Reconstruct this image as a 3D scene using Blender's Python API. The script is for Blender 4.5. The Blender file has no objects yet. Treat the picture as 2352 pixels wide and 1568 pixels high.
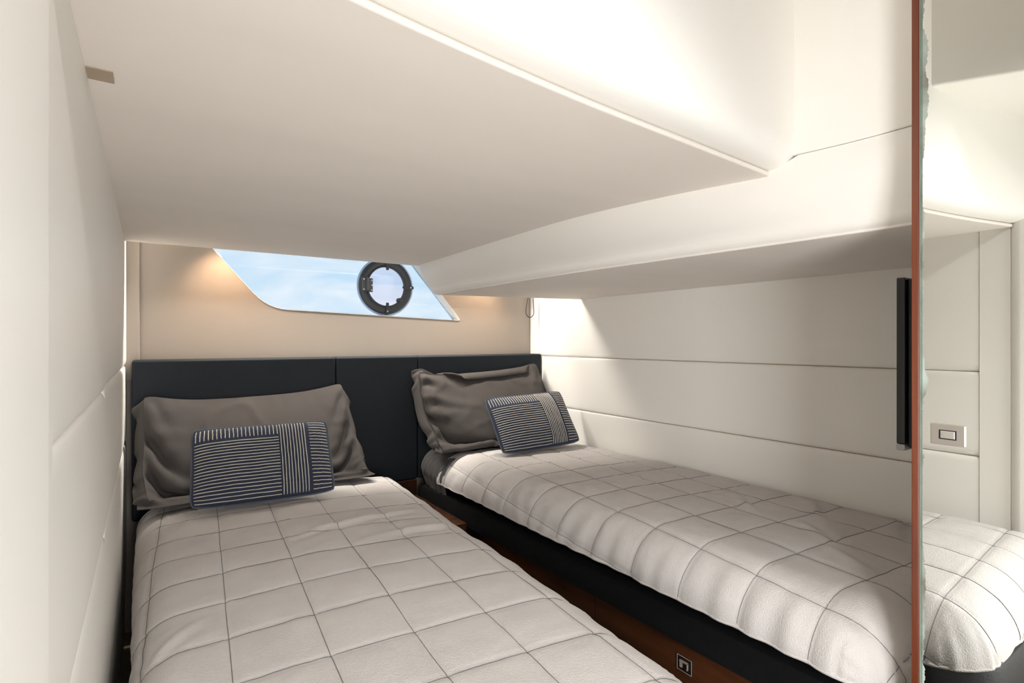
import bpy, bmesh, math, random
import numpy as np
from mathutils import Vector, Matrix

random.seed(4)
rng = np.random.default_rng(7)
K = 2.5           # cabin depth (m): plan coordinates below are fractions of it
ZE = 1.10         # eye height above the cabin sole (m)
SC = bpy.context.scene
COL = SC.collection

def V(x, y, z):
    return Vector((x * K, y * K, z * K + ZE))

# ------------------------------------------------------------------ camera
cam_d = bpy.data.cameras.new('camera')
cam_d.sensor_width = 36.0
cam_d.lens = 1235.0 / 2352.0 * 36.0
cam_d.clip_start = 0.01
cam = bpy.data.objects.new('camera', cam_d)
COL.objects.link(cam)
cam.location = (0, 0, ZE)
cam.rotation_euler = (math.radians(90), 0, math.radians(-34.1))
SC.camera = cam

# ------------------------------------------------------------------ view + world
SC.view_settings.view_transform = 'Standard'
SC.view_settings.look = 'None'
SC.view_settings.gamma = 1.0
SC.view_settings.use_curve_mapping = False
SC.view_settings.exposure = 0.3
SC.cycles.max_bounces = 8
SC.cycles.diffuse_bounces = 6
SC.cycles.glossy_bounces = 4
SC.cycles.transmission_bounces = 4
SC.cycles.caustics_reflective = False
SC.cycles.caustics_refractive = False
SC.cycles.adaptive_threshold = 0.07

w = bpy.data.worlds.new('sky')
SC.world = w
w.use_nodes = True
nt = w.node_tree
for n in list(nt.nodes):
    nt.nodes.remove(n)
tc = nt.nodes.new('ShaderNodeTexCoord')
mp = nt.nodes.new('ShaderNodeMapping')
mp.inputs['Scale'].default_value = (3.0, 3.0, 11.0)
nz = nt.nodes.new('ShaderNodeTexNoise')
nz.inputs['Scale'].default_value = 2.2
nz.inputs['Detail'].default_value = 6
nz.inputs['Distortion'].default_value = 0.6
rp = nt.nodes.new('ShaderNodeValToRGB')
rp.color_ramp.elements[0].position = 0.36
rp.color_ramp.elements[0].color = (0.58, 0.79, 0.96, 1)
rp.color_ramp.elements[1].position = 0.68
rp.color_ramp.elements[1].color = (0.86, 0.94, 1.0, 1)
bg = nt.nodes.new('ShaderNodeBackground')
bg.inputs['Strength'].default_value = 0.82
ow = nt.nodes.new('ShaderNodeOutputWorld')
nt.links.new(tc.outputs['Generated'], mp.inputs['Vector'])
nt.links.new(mp.outputs['Vector'], nz.inputs['Vector'])
nt.links.new(nz.outputs['Fac'], rp.inputs['Fac'])
nt.links.new(rp.outputs['Color'], bg.inputs['Color'])
nt.links.new(bg.outputs['Background'], ow.inputs['Surface'])

# ------------------------------------------------------------------ large lights
def area(name, loc, rot, sx, sy, power, color=(1, 1, 1)):
    l = bpy.data.lights.new(name, 'AREA')
    l.shape = 'RECTANGLE'
    l.size = sx
    l.size_y = sy
    l.energy = power
    l.color = color
    o = bpy.data.objects.new(name, l)
    COL.objects.link(o)
    o.location = loc
    o.rotation_euler = rot
    return o

# added fill light behind the camera, its place and aim fitted for brightness
area('rear_fill_light', V(0.050, -0.215, -0.14), (math.radians(80), 0, math.radians(-38)), 0.36, 0.90, 17.3, (1.0, 1.0, 1.0))

# ------------------------------------------------------------------ material helpers
def mat(name, color, rough=0.6, metallic=0.0, noise=0.0, nscale=8.0, bump=0.0, bscale=300.0,
        spec=0.5, sheen=0.0, stretch=(1, 1, 1), weave=0.0, wscale=900.0, coat=0.0):
    m = bpy.data.materials.new(name)
    m.use_nodes = True
    t = m.node_tree
    b = t.nodes['Principled BSDF']
    b.inputs['Base Color'].default_value = (*color, 1)
    b.inputs['Roughness'].default_value = rough
    b.inputs['Metallic'].default_value = metallic
    b.inputs['Specular IOR Level'].default_value = spec
    b.inputs['Coat Weight'].default_value = coat
    if sheen:
        b.inputs['Sheen Weight'].default_value = sheen
        b.inputs['Sheen Roughness'].default_value = 0.4
    c = t.nodes.new('ShaderNodeTexCoord')
    mpn = t.nodes.new('ShaderNodeMapping')
    mpn.inputs['Scale'].default_value = stretch
    t.links.new(c.outputs['Object'], mpn.inputs['Vector'])
    if noise:
        n = t.nodes.new('ShaderNodeTexNoise')
        n.inputs['Scale'].default_value = nscale
        n.inputs['Detail'].default_value = 2
        t.links.new(mpn.outputs['Vector'], n.inputs['Vector'])
        mx = t.nodes.new('ShaderNodeMix')
        mx.data_type = 'RGBA'
        lo = [max(0, v * (1 - noise)) for v in color]
        hi = [min(1, v * (1 + noise)) for v in color]
        mx.inputs[6].default_value = (*lo, 1)
        mx.inputs[7].default_value = (*hi, 1)
        t.links.new(n.outputs['Fac'], mx.inputs[0])
        t.links.new(mx.outputs[2], b.inputs['Base Color'])
    prev = None
    if bump:
        n2 = t.nodes.new('ShaderNodeTexNoise')
        n2.inputs['Scale'].default_value = bscale
        n2.inputs['Detail'].default_value = 1
        t.links.new(mpn.outputs['Vector'], n2.inputs['Vector'])
        bp = t.nodes.new('ShaderNodeBump')
        bp.inputs['Strength'].default_value = bump
        bp.inputs['Distance'].default_value = 0.002
        t.links.new(n2.outputs['Fac'], bp.inputs['Height'])
        prev = bp
    if weave:
        wv = t.nodes.new('ShaderNodeTexWave')
        wv.bands_direction = 'DIAGONAL'
        wv.inputs['Scale'].default_value = wscale
        wv.inputs['Distortion'].default_value = 0.3
        t.links.new(c.outputs['Object'], wv.inputs['Vector'])
        bp2 = t.nodes.new('ShaderNodeBump')
        bp2.inputs['Strength'].default_value = weave
        bp2.inputs['Distance'].default_value = 0.001
        t.links.new(wv.outputs['Fac'], bp2.inputs['Height'])
        if prev:
            t.links.new(prev.outputs['Normal'], bp2.inputs['Normal'])
        prev = bp2
    if prev:
        t.links.new(prev.outputs['Normal'], b.inputs['Normal'])
    return m

def wood(name, c1, c2, rough=0.3, scale=6.0, stretch=(1, 0.12, 1), coat=0.3):
    m = bpy.data.materials.new(name)
    m.use_nodes = True
    t = m.node_tree
    b = t.nodes['Principled BSDF']
    b.inputs['Roughness'].default_value = rough
    b.inputs['Coat Weight'].default_value = coat
    b.inputs['Coat Roughness'].default_value = 0.25
    c = t.nodes.new('ShaderNodeTexCoord')
    mpn = t.nodes.new('ShaderNodeMapping')
    mpn.inputs['Scale'].default_value = stretch
    n = t.nodes.new('ShaderNodeTexNoise')
    n.inputs['Scale'].default_value = scale
    n.inputs['Detail'].default_value = 8
    n.inputs['Distortion'].default_value = 1.2
    n2 = t.nodes.new('ShaderNodeTexNoise')
    n2.inputs['Scale'].default_value = scale * 9
    n2.inputs['Detail'].default_value = 4
    ad = t.nodes.new('ShaderNodeMath')
    ad.operation = 'MULTIPLY_ADD'
    ad.inputs[1].default_value = 0.35
    r = t.nodes.new('ShaderNodeValToRGB')
    r.color_ramp.elements[0].position = 0.42
    r.color_ramp.elements[0].color = (*c1, 1)
    r.color_ramp.elements[1].position = 0.9
    r.color_ramp.elements[1].color = (*c2, 1)
    t.links.new(c.outputs['Object'], mpn.inputs['Vector'])
    t.links.new(mpn.outputs['Vector'], n.inputs['Vector'])
    t.links.new(mpn.outputs['Vector'], n2.inputs['Vector'])
    t.links.new(n2.outputs['Fac'], ad.inputs[0])
    t.links.new(n.outputs['Fac'], ad.inputs[2])
    t.links.new(ad.outputs[0], r.inputs['Fac'])
    t.links.new(r.outputs['Color'], b.inputs['Base Color'])
    return m

M = {}
M['vinyl'] = mat('cream_vinyl', (0.885, 0.864, 0.818), 0.48, noise=0.03, nscale=2.5, bump=0.06, bscale=420)
M['liner'] = mat('headliner', (0.84, 0.79, 0.735), 0.75, noise=0.05, nscale=2.2, bump=0.06, bscale=160, stretch=(0.5, 2.5, 1))
M['hull'] = mat('hull_fabric', (0.352, 0.308, 0.266), 0.8, noise=0.05, nscale=3.0, bump=0.08, bscale=300)
M['seam'] = mat('brown_seam', (0.34, 0.26, 0.17), 0.8, noise=0.1)  # brown backing that shows in the right wall's panel joints
M['duvet'] = mat('linen_duvet', (0.545, 0.516, 0.500), 0.9, noise=0.07, nscale=14, bump=0.55, bscale=330)
M['thread'] = mat('slate_thread', (0.20, 0.195, 0.205), 0.9, noise=0.2, nscale=300)
M['sham'] = mat('charcoal_cotton', (0.066, 0.059, 0.0555), 0.8, noise=0.05, nscale=9, bump=0.10, bscale=500, spec=0.15)
M['sheet'] = mat('charcoal_sheet', (0.085, 0.08, 0.078), 0.75, noise=0.05, nscale=9, bump=0.10, bscale=500, sheen=0.1)
M['navy'] = mat('navy_cotton', (0.026, 0.034, 0.062), 0.9, noise=0.2, nscale=160, bump=0.4, bscale=500, sheen=0.1)
M['cord'] = mat('cream_embroidery', (0.62, 0.57, 0.50), 0.9, noise=0.1, nscale=200, bump=0.3, bscale=800)
M['pipe'] = mat('blue_grey_piping', (0.085, 0.098, 0.135), 0.9, noise=0.2, nscale=200)
M['slate'] = mat('slate_upholstery', (0.0110, 0.0155, 0.0210), 0.7, noise=0.12, nscale=6, bump=0.12, bscale=400, spec=0.3)
M['black'] = mat('black_upholstery', (0.0045, 0.0045, 0.005), 0.9, noise=0.3, nscale=120, bump=0.2, bscale=300, spec=0.2)
M['leather'] = mat('black_leather', (0.016, 0.018, 0.020), 0.55, noise=0.15, nscale=60, bump=0.35, bscale=420, spec=0.3)
M['walnut'] = wood('walnut', (0.018, 0.006, 0.003), (0.105, 0.034, 0.012), 0.32, 9, (1.4, 0.16, 1.4))
M['walnutx'] = wood('walnut_cross', (0.020, 0.008, 0.004), (0.095, 0.035, 0.015), 0.32, 9, (0.2, 1.4, 1.4))
M['mahog'] = wood('mahogany_edge', (0.10, 0.020, 0.007), (0.175, 0.042, 0.014), 0.35, 10, (3, 3, 0.2))
M['carpet'] = mat('beige_carpet', (0.34, 0.27, 0.19), 0.95, noise=0.25, nscale=220, bump=0.8, bscale=260)
M['steel'] = mat('brushed_steel', (0.62, 0.58, 0.54), 0.26, 1.0, noise=0.04, nscale=60)
M['chrome'] = mat('chrome', (0.78, 0.76, 0.74), 0.08, 1.0, noise=0.02)
M['dkplate'] = mat('dark_bronze', (0.035, 0.026, 0.022), 0.3, 0.6, noise=0.1)
M['port'] = mat('charcoal_frame', (0.036, 0.042, 0.052), 0.5, noise=0.1)
M['tv'] = mat('gloss_black', (0.008, 0.009, 0.010), 0.22, noise=0.2)
M['tvm'] = mat('matt_black', (0.008, 0.008, 0.009), 0.6, noise=0.2)
M['silver'] = mat('silver_plastic', (0.30, 0.30, 0.30), 0.35, 0.5, noise=0.05)
M['cordb'] = mat('black_cord', (0.02, 0.017, 0.015), 0.6, noise=0.2)
M['lamp'] = mat('lamp_body', (0.7, 0.68, 0.64), 0.4, noise=0.05)
M['frit'] = mat('pale_blue_gasket', (0.42, 0.60, 0.86), 0.6, noise=0.12, nscale=300)
M['rim'] = mat('rim_and_glint', (0.50, 0.42, 0.36), 0.35, 0.3, noise=0.05)  # panel latch rim; the lighter colour also stands in for the lever's glints
M['hinge'] = mat('grey_hinge', (0.075, 0.085, 0.10), 0.5, noise=0.1)
M['tab'] = mat('tan_tab', (0.42, 0.34, 0.25), 0.8, noise=0.1)
M['edge'] = mat('glass_edge', (0.16, 0.20, 0.17), 0.2, noise=0.1, nscale=40)

def glass(name, tint, refl=0.06):
    m = bpy.data.materials.new(name)
    m.use_nodes = True
    t = m.node_tree
    t.nodes.remove(t.nodes['Principled BSDF'])
    o = t.nodes['Material Output']
    tr = t.nodes.new('ShaderNodeBsdfTransparent')
    tr.inputs['Color'].default_value = (*tint, 1)
    gl = t.nodes.new('ShaderNodeBsdfGlossy')
    gl.inputs['Roughness'].default_value = 0.02
    mx = t.nodes.new('ShaderNodeMixShader')
    mx.inputs[0].default_value = refl
    t.links.new(tr.outputs[0], mx.inputs[1])
    t.links.new(gl.outputs[0], mx.inputs[2])
    t.links.new(mx.outputs[0], o.inputs['Surface'])
    return m
M['glass'] = glass('window_glass', (0.985, 0.99, 1.0), 0.012)
M['pglass'] = glass('porthole_glass', (0.97, 0.94, 0.97), 0.012)

def emit(name, color, s):
    m = bpy.data.materials.new(name)
    m.use_nodes = True
    b = m.node_tree.nodes['Principled BSDF']
    b.inputs['Base Color'].default_value = (*color, 1)
    b.inputs['Emission Color'].default_value = (*color, 1)
    b.inputs['Emission Strength'].default_value = s
    return m
M['bulb'] = emit('led_lens', (1.0, 0.92, 0.8), 2.0)

def mirror_material(y_edge):
    # silvered glass whose backing has rotted away in a ragged band along the door edge
    m = bpy.data.materials.new('desilvered_mirror')
    m.use_nodes = True
    t = m.node_tree
    b = t.nodes['Principled BSDF']
    c = t.nodes.new('ShaderNodeTexCoord')
    sep = t.nodes.new('ShaderNodeSeparateXYZ')
    t.links.new(c.outputs['Object'], sep.inputs[0])
    mpn = t.nodes.new('ShaderNodeMapping')
    mpn.inputs['Scale'].default_value = (1, 0.6, 1)
    t.links.new(c.outputs['Object'], mpn.inputs['Vector'])
    n = t.nodes.new('ShaderNodeTexNoise')
    n.inputs['Scale'].default_value = 9
    n.inputs['Detail'].default_value = 12
    n.inputs['Roughness'].default_value = 0.68
    t.links.new(mpn.outputs['Vector'], n.inputs['Vector'])
    # band width = 2 mm + up to 14 mm
    mr = t.nodes.new('ShaderNodeMapRange')
    mr.inputs['From Min'].default_value = 0.42
    mr.inputs['From Max'].default_value = 0.72
    mr.inputs['To Min'].default_value = 0.003
    mr.inputs['To Max'].default_value = 0.017
    t.links.new(n.outputs['Fac'], mr.inputs['Value'])
    d = t.nodes.new('ShaderNodeMath')
    d.operation = 'SUBTRACT'
    d.inputs[0].default_value = y_edge
    t.links.new(sep.outputs['Y'], d.inputs[1])
    lt = t.nodes.new('ShaderNodeMath')
    lt.operation = 'LESS_THAN'
    t.links.new(d.outputs[0], lt.inputs[0])
    t.links.new(mr.outputs[0], lt.inputs[1])
    n2 = t.nodes.new('ShaderNodeTexNoise')
    n2.inputs['Scale'].default_value = 14
    n2.inputs['Detail'].default_value = 6
    t.links.new(c.outputs['Object'], n2.inputs['Vector'])
    r = t.nodes.new('ShaderNodeValToRGB')
    r.color_ramp.elements[0].position = 0.35
    r.color_ramp.elements[0].color = (0.17, 0.16, 0.12, 1)
    r.color_ramp.elements[1].position = 0.62
    r.color_ramp.elements[1].color = (0.40, 0.46, 0.42, 1)
    t.links.new(n2.outputs['Fac'], r.inputs['Fac'])
    mx = t.nodes.new('ShaderNodeMix')
    mx.data_type = 'RGBA'
    mx.inputs[6].default_value = (0.90, 0.91, 0.88, 1)
    t.links.new(lt.outputs[0], mx.inputs[0])
    t.links.new(r.outputs['Color'], mx.inputs[7])
    t.links.new(mx.outputs[2], b.inputs['Base Color'])
    inv = t.nodes.new('ShaderNodeMath')
    inv.operation = 'SUBTRACT'
    inv.inputs[0].default_value = 1.0
    t.links.new(lt.outputs[0], inv.inputs[1])
    t.links.new(inv.outputs[0], b.inputs['Metallic'])
    rr = t.nodes.new('ShaderNodeMath')
    rr.operation = 'MULTIPLY'
    rr.inputs[1].default_value = 0.35
    t.links.new(lt.outputs[0], rr.inputs[0])
    t.links.new(rr.outputs[0], b.inputs['Roughness'])
    return m

# ------------------------------------------------------------------ object helpers
def obj(name, verts, faces, m, parent=None, smooth=False):
    me = bpy.data.meshes.new(name)
    me.from_pydata([tuple(v) for v in verts], [], [tuple(int(i) for i in f) for f in faces])
    me.validate()
    bm = bmesh.new()
    bm.from_mesh(me)
    bmesh.ops.recalc_face_normals(bm, faces=bm.faces)
    bm.to_mesh(me)
    bm.free()
    if smooth:
        me.polygons.foreach_set('use_smooth', [True] * len(me.polygons))
    for mm in (m if isinstance(m, (list, tuple)) else [m]):
        me.materials.append(mm)
    o = bpy.data.objects.new(name, me)
    COL.objects.link(o)
    if parent:
        o.parent = parent
    return o

def empty(name, loc=(0, 0, 0)):
    o = bpy.data.objects.new(name, None)
    o.empty_display_size = 0.05
    COL.objects.link(o)
    return o

def tag(o, label, cat, group=None):
    o['label'] = label
    o['category'] = cat
    if group:
        o['group'] = group
    return o

def struct(o, label=None):
    o['kind'] = 'structure'
    if label:
        o['label'] = label
    return o

class MB:
    def __init__(self):
        self.v = []
        self.f = []
        self.mi = []
    def add(self, v, f, mi=0):
        b = len(self.v)
        self.v += [tuple(p) for p in v]
        self.f += [tuple(i + b for i in q) for q in f]
        self.mi += [mi] * len(f)
    def box(self, a, b, mi=0):
        x0, y0, z0 = a
        x1, y1, z1 = b
        v = [(x0, y0, z0), (x1, y0, z0), (x1, y1, z0), (x0, y1, z0), (x0, y0, z1), (x1, y0, z1), (x1, y1, z1), (x0, y1, z1)]
        f = [(0, 3, 2, 1), (4, 5, 6, 7), (0, 1, 5, 4), (1, 2, 6, 5), (2, 3, 7, 6), (3, 0, 4, 7)]
        self.add(v, f, mi)
    def tube(self, pts, r, n=8, mi=0, cap=True):
        pts = [Vector(p) for p in pts]
        v = []
        f = []
        up = Vector((0.123, 0.321, 0.939)).normalized()
        for i, p in enumerate(pts):
            a = pts[max(i - 1, 0)]
            c = pts[min(i + 1, len(pts) - 1)]
            d = (c - a).normalized()
            s = d.cross(up)
            if s.length < 1e-4:
                s = d.cross(Vector((1, 0, 0)))
            s.normalize()
            u = s.cross(d)
            rr = r[i] if isinstance(r, (list, tuple)) else r
            for k in range(n):
                t = 2 * math.pi * k / n
                v.append(p + s * (rr * math.cos(t)) + u * (rr * math.sin(t)))
        for i in range(len(pts) - 1):
            for k in range(n):
                f.append((i * n + k, i * n + (k + 1) % n, (i + 1) * n + (k + 1) % n, (i + 1) * n + k))
        if cap:
            f.append(tuple(range(n)))
            f.append(tuple((len(pts) - 1) * n + k for k in range(n)))
        self.add(v, f, mi)
    def lathe(self, c, axis, prof, n=32, mi=0):
        # prof: list of (radius, height along axis)
        ax = Vector(axis).normalized()
        s = ax.orthogonal().normalized()
        u = ax.cross(s)
        v = []
        f = []
        for r, h in prof:
            for k in range(n):
                t = 2 * math.pi * k / n
                v.append(Vector(c) + ax * h + s * (r * math.cos(t)) + u * (r * math.sin(t)))
        for i in range(len(prof) - 1):
            for k in range(n):
                f.append((i * n + k, i * n + (k + 1) % n, (i + 1) * n + (k + 1) % n, (i + 1) * n + k))
        self.add(v, f, mi)
    def build(self, name, m, parent=None, smooth=False):
        o = obj(name, self.v, self.f, m, parent, smooth)
        if any(self.mi):
            o.data.polygons.foreach_set('material_index', self.mi)
        return o

def bevel(o, w=0.004, seg=3, ang=35):
    md = o.modifiers.new('bevel', 'BEVEL')
    md.width = w
    md.segments = seg
    md.limit_method = 'ANGLE'
    md.angle_limit = math.radians(ang)
    o.data.polygons.foreach_set('use_smooth', [True] * len(o.data.polygons))
    wn = o.modifiers.new('normals', 'WEIGHTED_NORMAL')
    wn.keep_sharp = True
    return o

def box(name, a, b, m, parent=None, bev=0.0):
    k = MB()
    k.box(a, b)
    o = k.build(name, m, parent)
    if bev:
        bevel(o, bev)
    return o

def kbox(name, x0, x1, y0, y1, z0, z1, m, parent=None, bev=0.0):
    return box(name, V(x0, y0, z0), V(x1, y1, z1), m, parent, bev)

def pad(name, origin, eu, ev, en, lu, lv, t, m, parent=None, edge=0.02, puff=0.002, nu=24, nv=16, edge2=None):
    # a padded upholstered panel: rounded edges, faint crown
    if edge2 is None:
        edge2 = edge
    def samples(L, n, edge):
        e = [0, 0.12, 0.3, 0.6, 1.0]
        lo = [edge * q for q in e]
        mid = list(np.linspace(edge, L - edge, n))[1:-1]
        hi = [L - q for q in reversed(lo)]
        return np.array(lo + mid + hi)
    us = samples(lu, nu, edge2)
    vs = samples(lv, nv, edge)
    origin, eu, ev, en = Vector(origin), Vector(eu), Vector(ev), Vector(en)
    def ed(d, edge):
        d = min(d, edge) / edge
        return math.sqrt(max(0, 1 - (1 - d) ** 2))
    verts = []
    for a in us:
        for b in vs:
            h = t * ed(min(a, lu - a), edge2) ** 0.8 * ed(min(b, lv - b), edge) ** 0.8
            h += puff * math.sin(math.pi * a / lu) * math.sin(math.pi * b / lv)
            verts.append(origin + eu * a + ev * b + en * h)
    NV = len(vs)
    NU = len(us)
    faces = []
    for i in range(NU - 1):
        for j in range(NV - 1):
            q = i * NV + j
            faces.append((q, q + NV, q + NV + 1, q + 1))
    nb = len(verts)
    ring = [i * NV for i in range(NU)] + [(NU - 1) * NV + j for j in range(1, NV)] + \
           [i * NV + NV - 1 for i in range(NU - 2, -1, -1)] + [j for j in range(NV - 2, 0, -1)]
    for k, q in enumerate(ring):
        verts.append(Vector(verts[q]) - en * 0.012)
    for k in range(len(ring)):
        faces.append((ring[k], ring[(k + 1) % len(ring)], nb + (k + 1) % len(ring), nb + k))
    faces.append(tuple(nb + k for k in range(len(ring))))
    o = obj(name, verts, faces, m, parent, True)
    es = o.modifiers.new('es', 'EDGE_SPLIT')
    es.split_angle = math.radians(62)
    return o

def interp(tab, y):
    ys = [t[0] for t in tab]
    xs = [t[1] for t in tab]
    return float(np.interp(y, ys, xs))

def smooth_interp(tab):
    # Catmull-Rom style smooth table lookup
    ys = np.array([t[0] for t in tab])
    xs = np.array([t[1] for t in tab])
    m = np.gradient(xs, ys)
    def f(y):
        y = min(max(y, ys[0]), ys[-1])
        i = int(min(np.searchsorted(ys, y, 'right') - 1, len(ys) - 2))
        h = ys[i + 1] - ys[i]
        t = (y - ys[i]) / h
        return float((2 * t**3 - 3 * t**2 + 1) * xs[i] + (t**3 - 2 * t**2 + t) * h * m[i] + (-2 * t**3 + 3 * t**2) * xs[i + 1] + (t**3 - t**2) * h * m[i + 1])
    return f

def vnoise(x, y, seed=0, octaves=3, gain=0.5):
    # smooth value noise on arrays
    out = np.zeros_like(x, dtype=float)
    amp = 1.0
    tot = 0.0
    for o in range(octaves):
        r = np.random.default_rng(seed + o * 17)
        T = r.random((64, 64)) * 2 - 1
        xi = np.floor(x).astype(int)
        yi = np.floor(y).astype(int)
        fx = x - xi
        fy = y - yi
        fx = fx * fx * fx * (fx * (fx * 6 - 15) + 10)
        fy = fy * fy * fy * (fy * (fy * 6 - 15) + 10)
        a = T[xi % 64, yi % 64]
        b = T[(xi + 1) % 64, yi % 64]
        c = T[xi % 64, (yi + 1) % 64]
        d = T[(xi + 1) % 64, (yi + 1) % 64]
        out += amp * ((a * (1 - fx) + b * fx) * (1 - fy) + (c * (1 - fx) + d * fx) * fy)
        tot += amp
        amp *= gain
        x = x * 2.03 + 11.7
        y = y * 2.03 + 5.3
    return out / tot

# ================================================================== THE CABIN SHELL
FL = -0.44        # cabin sole
RW = 0.726        # right wall face
LW = -0.0262      # left wall face
CZ = 0.140        # low headliner over the bunks
SZ = 0.085        # soffit over the right bunk
MX = 0.425        # mirror plane
MY = 0.1486       # far edge of the wardrobe
TOPZ = 0.42

fl = struct(kbox('floor', -0.10, 0.80, -0.90, 1.02, FL - 0.03, FL, M['carpet']), 'beige carpeted cabin floor')
struct(kbox('floor_step', -0.045, 0.34, -0.34, 0.128, FL, -0.315, M['carpet'], None, 0.01), 'raised beige carpeted step at the foot of the left bunk')

# ---- hull wall behind the headboard, with the slanted window opening
def rounded(poly, rad, n=6):
    out = []
    N = len(poly)
    for i in range(N):
        p = Vector(poly[i])
        a = Vector(poly[i - 1])
        b = Vector(poly[(i + 1) % N])
        r = rad[i]
        if r <= 0:
            out.append(tuple(p))
            continue
        d1 = (a - p).normalized()
        d2 = (b - p).normalized()
        p1 = p + d1 * r
        p2 = p + d2 * r
        for k in range(n + 1):
            t = k / n
            q = p1 * (1 - t) ** 2 + p * 2 * t * (1 - t) + p2 * t * t
            out.append(tuple(q))
    return out

WIN = [(0.0449, 0.20), (0.411, 0.20), (0.5465, 0.0436), (0.1696, 0.0564)]
win = rounded(WIN, [0.01, 0.01, 0.008, 0.034])

def plate_with_hole(name, outer, inner, y0, y1, m):
    bm = bmesh.new()
    def loop(pts):
        vs = [bm.verts.new(V(p[0], y0, p[1])) for p in pts]
        return [bm.edges.new((vs[i], vs[(i + 1) % len(vs)])) for i in range(len(vs))]
    e = loop(outer) + loop(inner)
    r = bmesh.ops.triangle_fill(bm, use_beauty=True, edges=e)
    ff = [f for f in r['geom'] if isinstance(f, bmesh.types.BMFace)]
    ex = bmesh.ops.extrude_face_region(bm, geom=ff)
    nv = [g for g in ex['geom'] if isinstance(g, bmesh.types.BMVert)]
    bmesh.ops.translate(bm, verts=nv, vec=(0, (y1 - y0) * K, 0))
    bmesh.ops.recalc_face_normals(bm, faces=bm.faces)
    me = bpy.data.meshes.new(name)
    bm.to_mesh(me)
    bm.free()
    me.materials.append(m)
    o = bpy.data.objects.new(name, me)
    COL.objects.link(o)
    return o
struct(plate_with_hole('wall_back', [(-0.06, FL), (0.80, FL), (0.80, TOPZ), (-0.06, TOPZ)], win, 1.0, 1.03, M['hull']), 'tan fabric hull wall around the slanted window')
# narrow welt where the hull lining meets the left wall
wl = struct(kbox('trim_1', -0.030, -0.0105, 0.9935, 0.9995, -0.06, 0.22, M['hull'], None, 0.003), 'narrow tan welt beside the left wall')

# ---- left wall: backing and padded panels
wlft = struct(kbox('wall_left', -0.085, LW - 0.006, -0.36, 1.0, FL, TOPZ, M['vinyl']), 'cream padded left wall beside the bunk')
for (ya, yb, dn, zs) in ((0.2335, 0.513, 0.0, -0.0385), (0.5132, 0.998, -0.0006, -0.0362)):
    for (za, zb) in ((-0.420, -0.1470), (-0.1467, zs - 0.00015), (zs + 0.00015, CZ + 0.02)):
        pad('wall_panel', V(LW - 0.005, ya, za), (0, 1, 0), (0, 0, 1), (1, 0, 0), (yb - ya) * K, (zb - za) * K,
            (0.0045 + dn * 0.5) * K, M['vinyl'], wlft, edge=0.022, puff=0.002, edge2=0.0006)
pad('wall_strip', V(LW - 0.005, 0.2035, FL + 0.02), (0, 1, 0), (0, 0, 1), (1, 0, 0), 0.0298 * K, (0.75 - 0.0) * K, 0.0050 * K, M['vinyl'], wlft, edge=0.012, puff=0.0, edge2=0.0006)
# the upholstered post that stands closest to the camera
pm = MB()
prof = []
for k in range(9):
    t = math.pi / 2 * k / 8
    prof.append((-0.0225 - 0.012 + 0.012 * math.cos(t), 0.193 + 0.012 * math.sin(t)))
prof = [(-0.0225, -0.36)] + prof + [(-0.05, 0.205), (-0.05, -0.36)]
vv = [V(x, y, FL) for x, y in prof] + [V(x, y, TOPZ) for x, y in prof]
n = len(prof)
pm.add(vv, [tuple(range(n)), tuple(range(n, 2 * n))] + [(i, (i + 1) % n, n + (i + 1) % n, n + i) for i in range(n)])
post = struct(pm.build('wall_post', M['vinyl']), 'white upholstered post at the left edge of the photo')
bevel(post, 0.002, 1, 80)

# ---- right wall
wr = struct(kbox('wall_right', RW + 0.004, RW + 0.06, -0.36, 1.0, FL, TOPZ, M['seam']), 'cream padded right wall along the right bunk')
for (za, zb) in ((-0.33, -0.1396), (-0.1390, -0.0323), (-0.0317, 0.20)):
    pad('wall_panel', V(RW + 0.0045, 0.10, za), (0, 1, 0), (0, 0, 1), (-1, 0, 0), 0.90 * K, (zb - za) * K, 0.0045 * K, M['vinyl'], wr, edge=0.012, puff=0.001, nu=30)

# ---- unseen rear bulkhead; its opening is placed to pass the added fill light
wb = MB()
for (x0, x1, z0, z1) in ((-0.085, -0.022, FL, TOPZ), (-0.022, 0.25, 0.12, TOPZ), (-0.022, 0.25, FL, -0.315), (0.25, 0.44, FL, TOPZ)):
    wb.box(V(x0, -0.205, z0), V(x1, -0.190, z1))
struct(wb.build('wall_rear', M['vinyl']), 'unseen cream bulkhead with an opening for the fill light')

# ---- high ceiling over the entrance, dropped panel, roof over the bunks
struct(kbox('ceiling', -0.085, 0.79, -0.38, 0.30, 0.385, TOPZ, M['liner']), 'cream high ceiling over the entrance')
dp = [(-0.03, -0.36), (0.10, -0.36), (0.112, 0.0), (0.147, 0.153), (0.187, 0.221), (0.19, 0.23), (-0.03, 0.22)]
k = MB()
vv = [V(x, y, 0.262) for x, y in dp] + [V(x, y, 0.388) for x, y in dp]
n = len(dp)
k.add(vv, [tuple(range(n)), tuple(range(n, 2 * n))] + [(i, (i + 1) % n, n + (i + 1) % n, n + i) for i in range(n)])
struct(bevel(k.build('ceiling_panel', M['vinyl']), 0.006), 'dropped cream ceiling panel reflected in the mirror')
struct(kbox('ceiling_deck', -0.085, 0.79, 0.28, 1.03, 0.385, TOPZ, M['liner']), 'deck head above the bunks')
struct(kbox('ceiling_pocket', -0.06, 0.735, 0.88, 1.0, 0.206, 0.216, M['hull']), 'tan lid of the blind pocket above the window')

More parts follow.
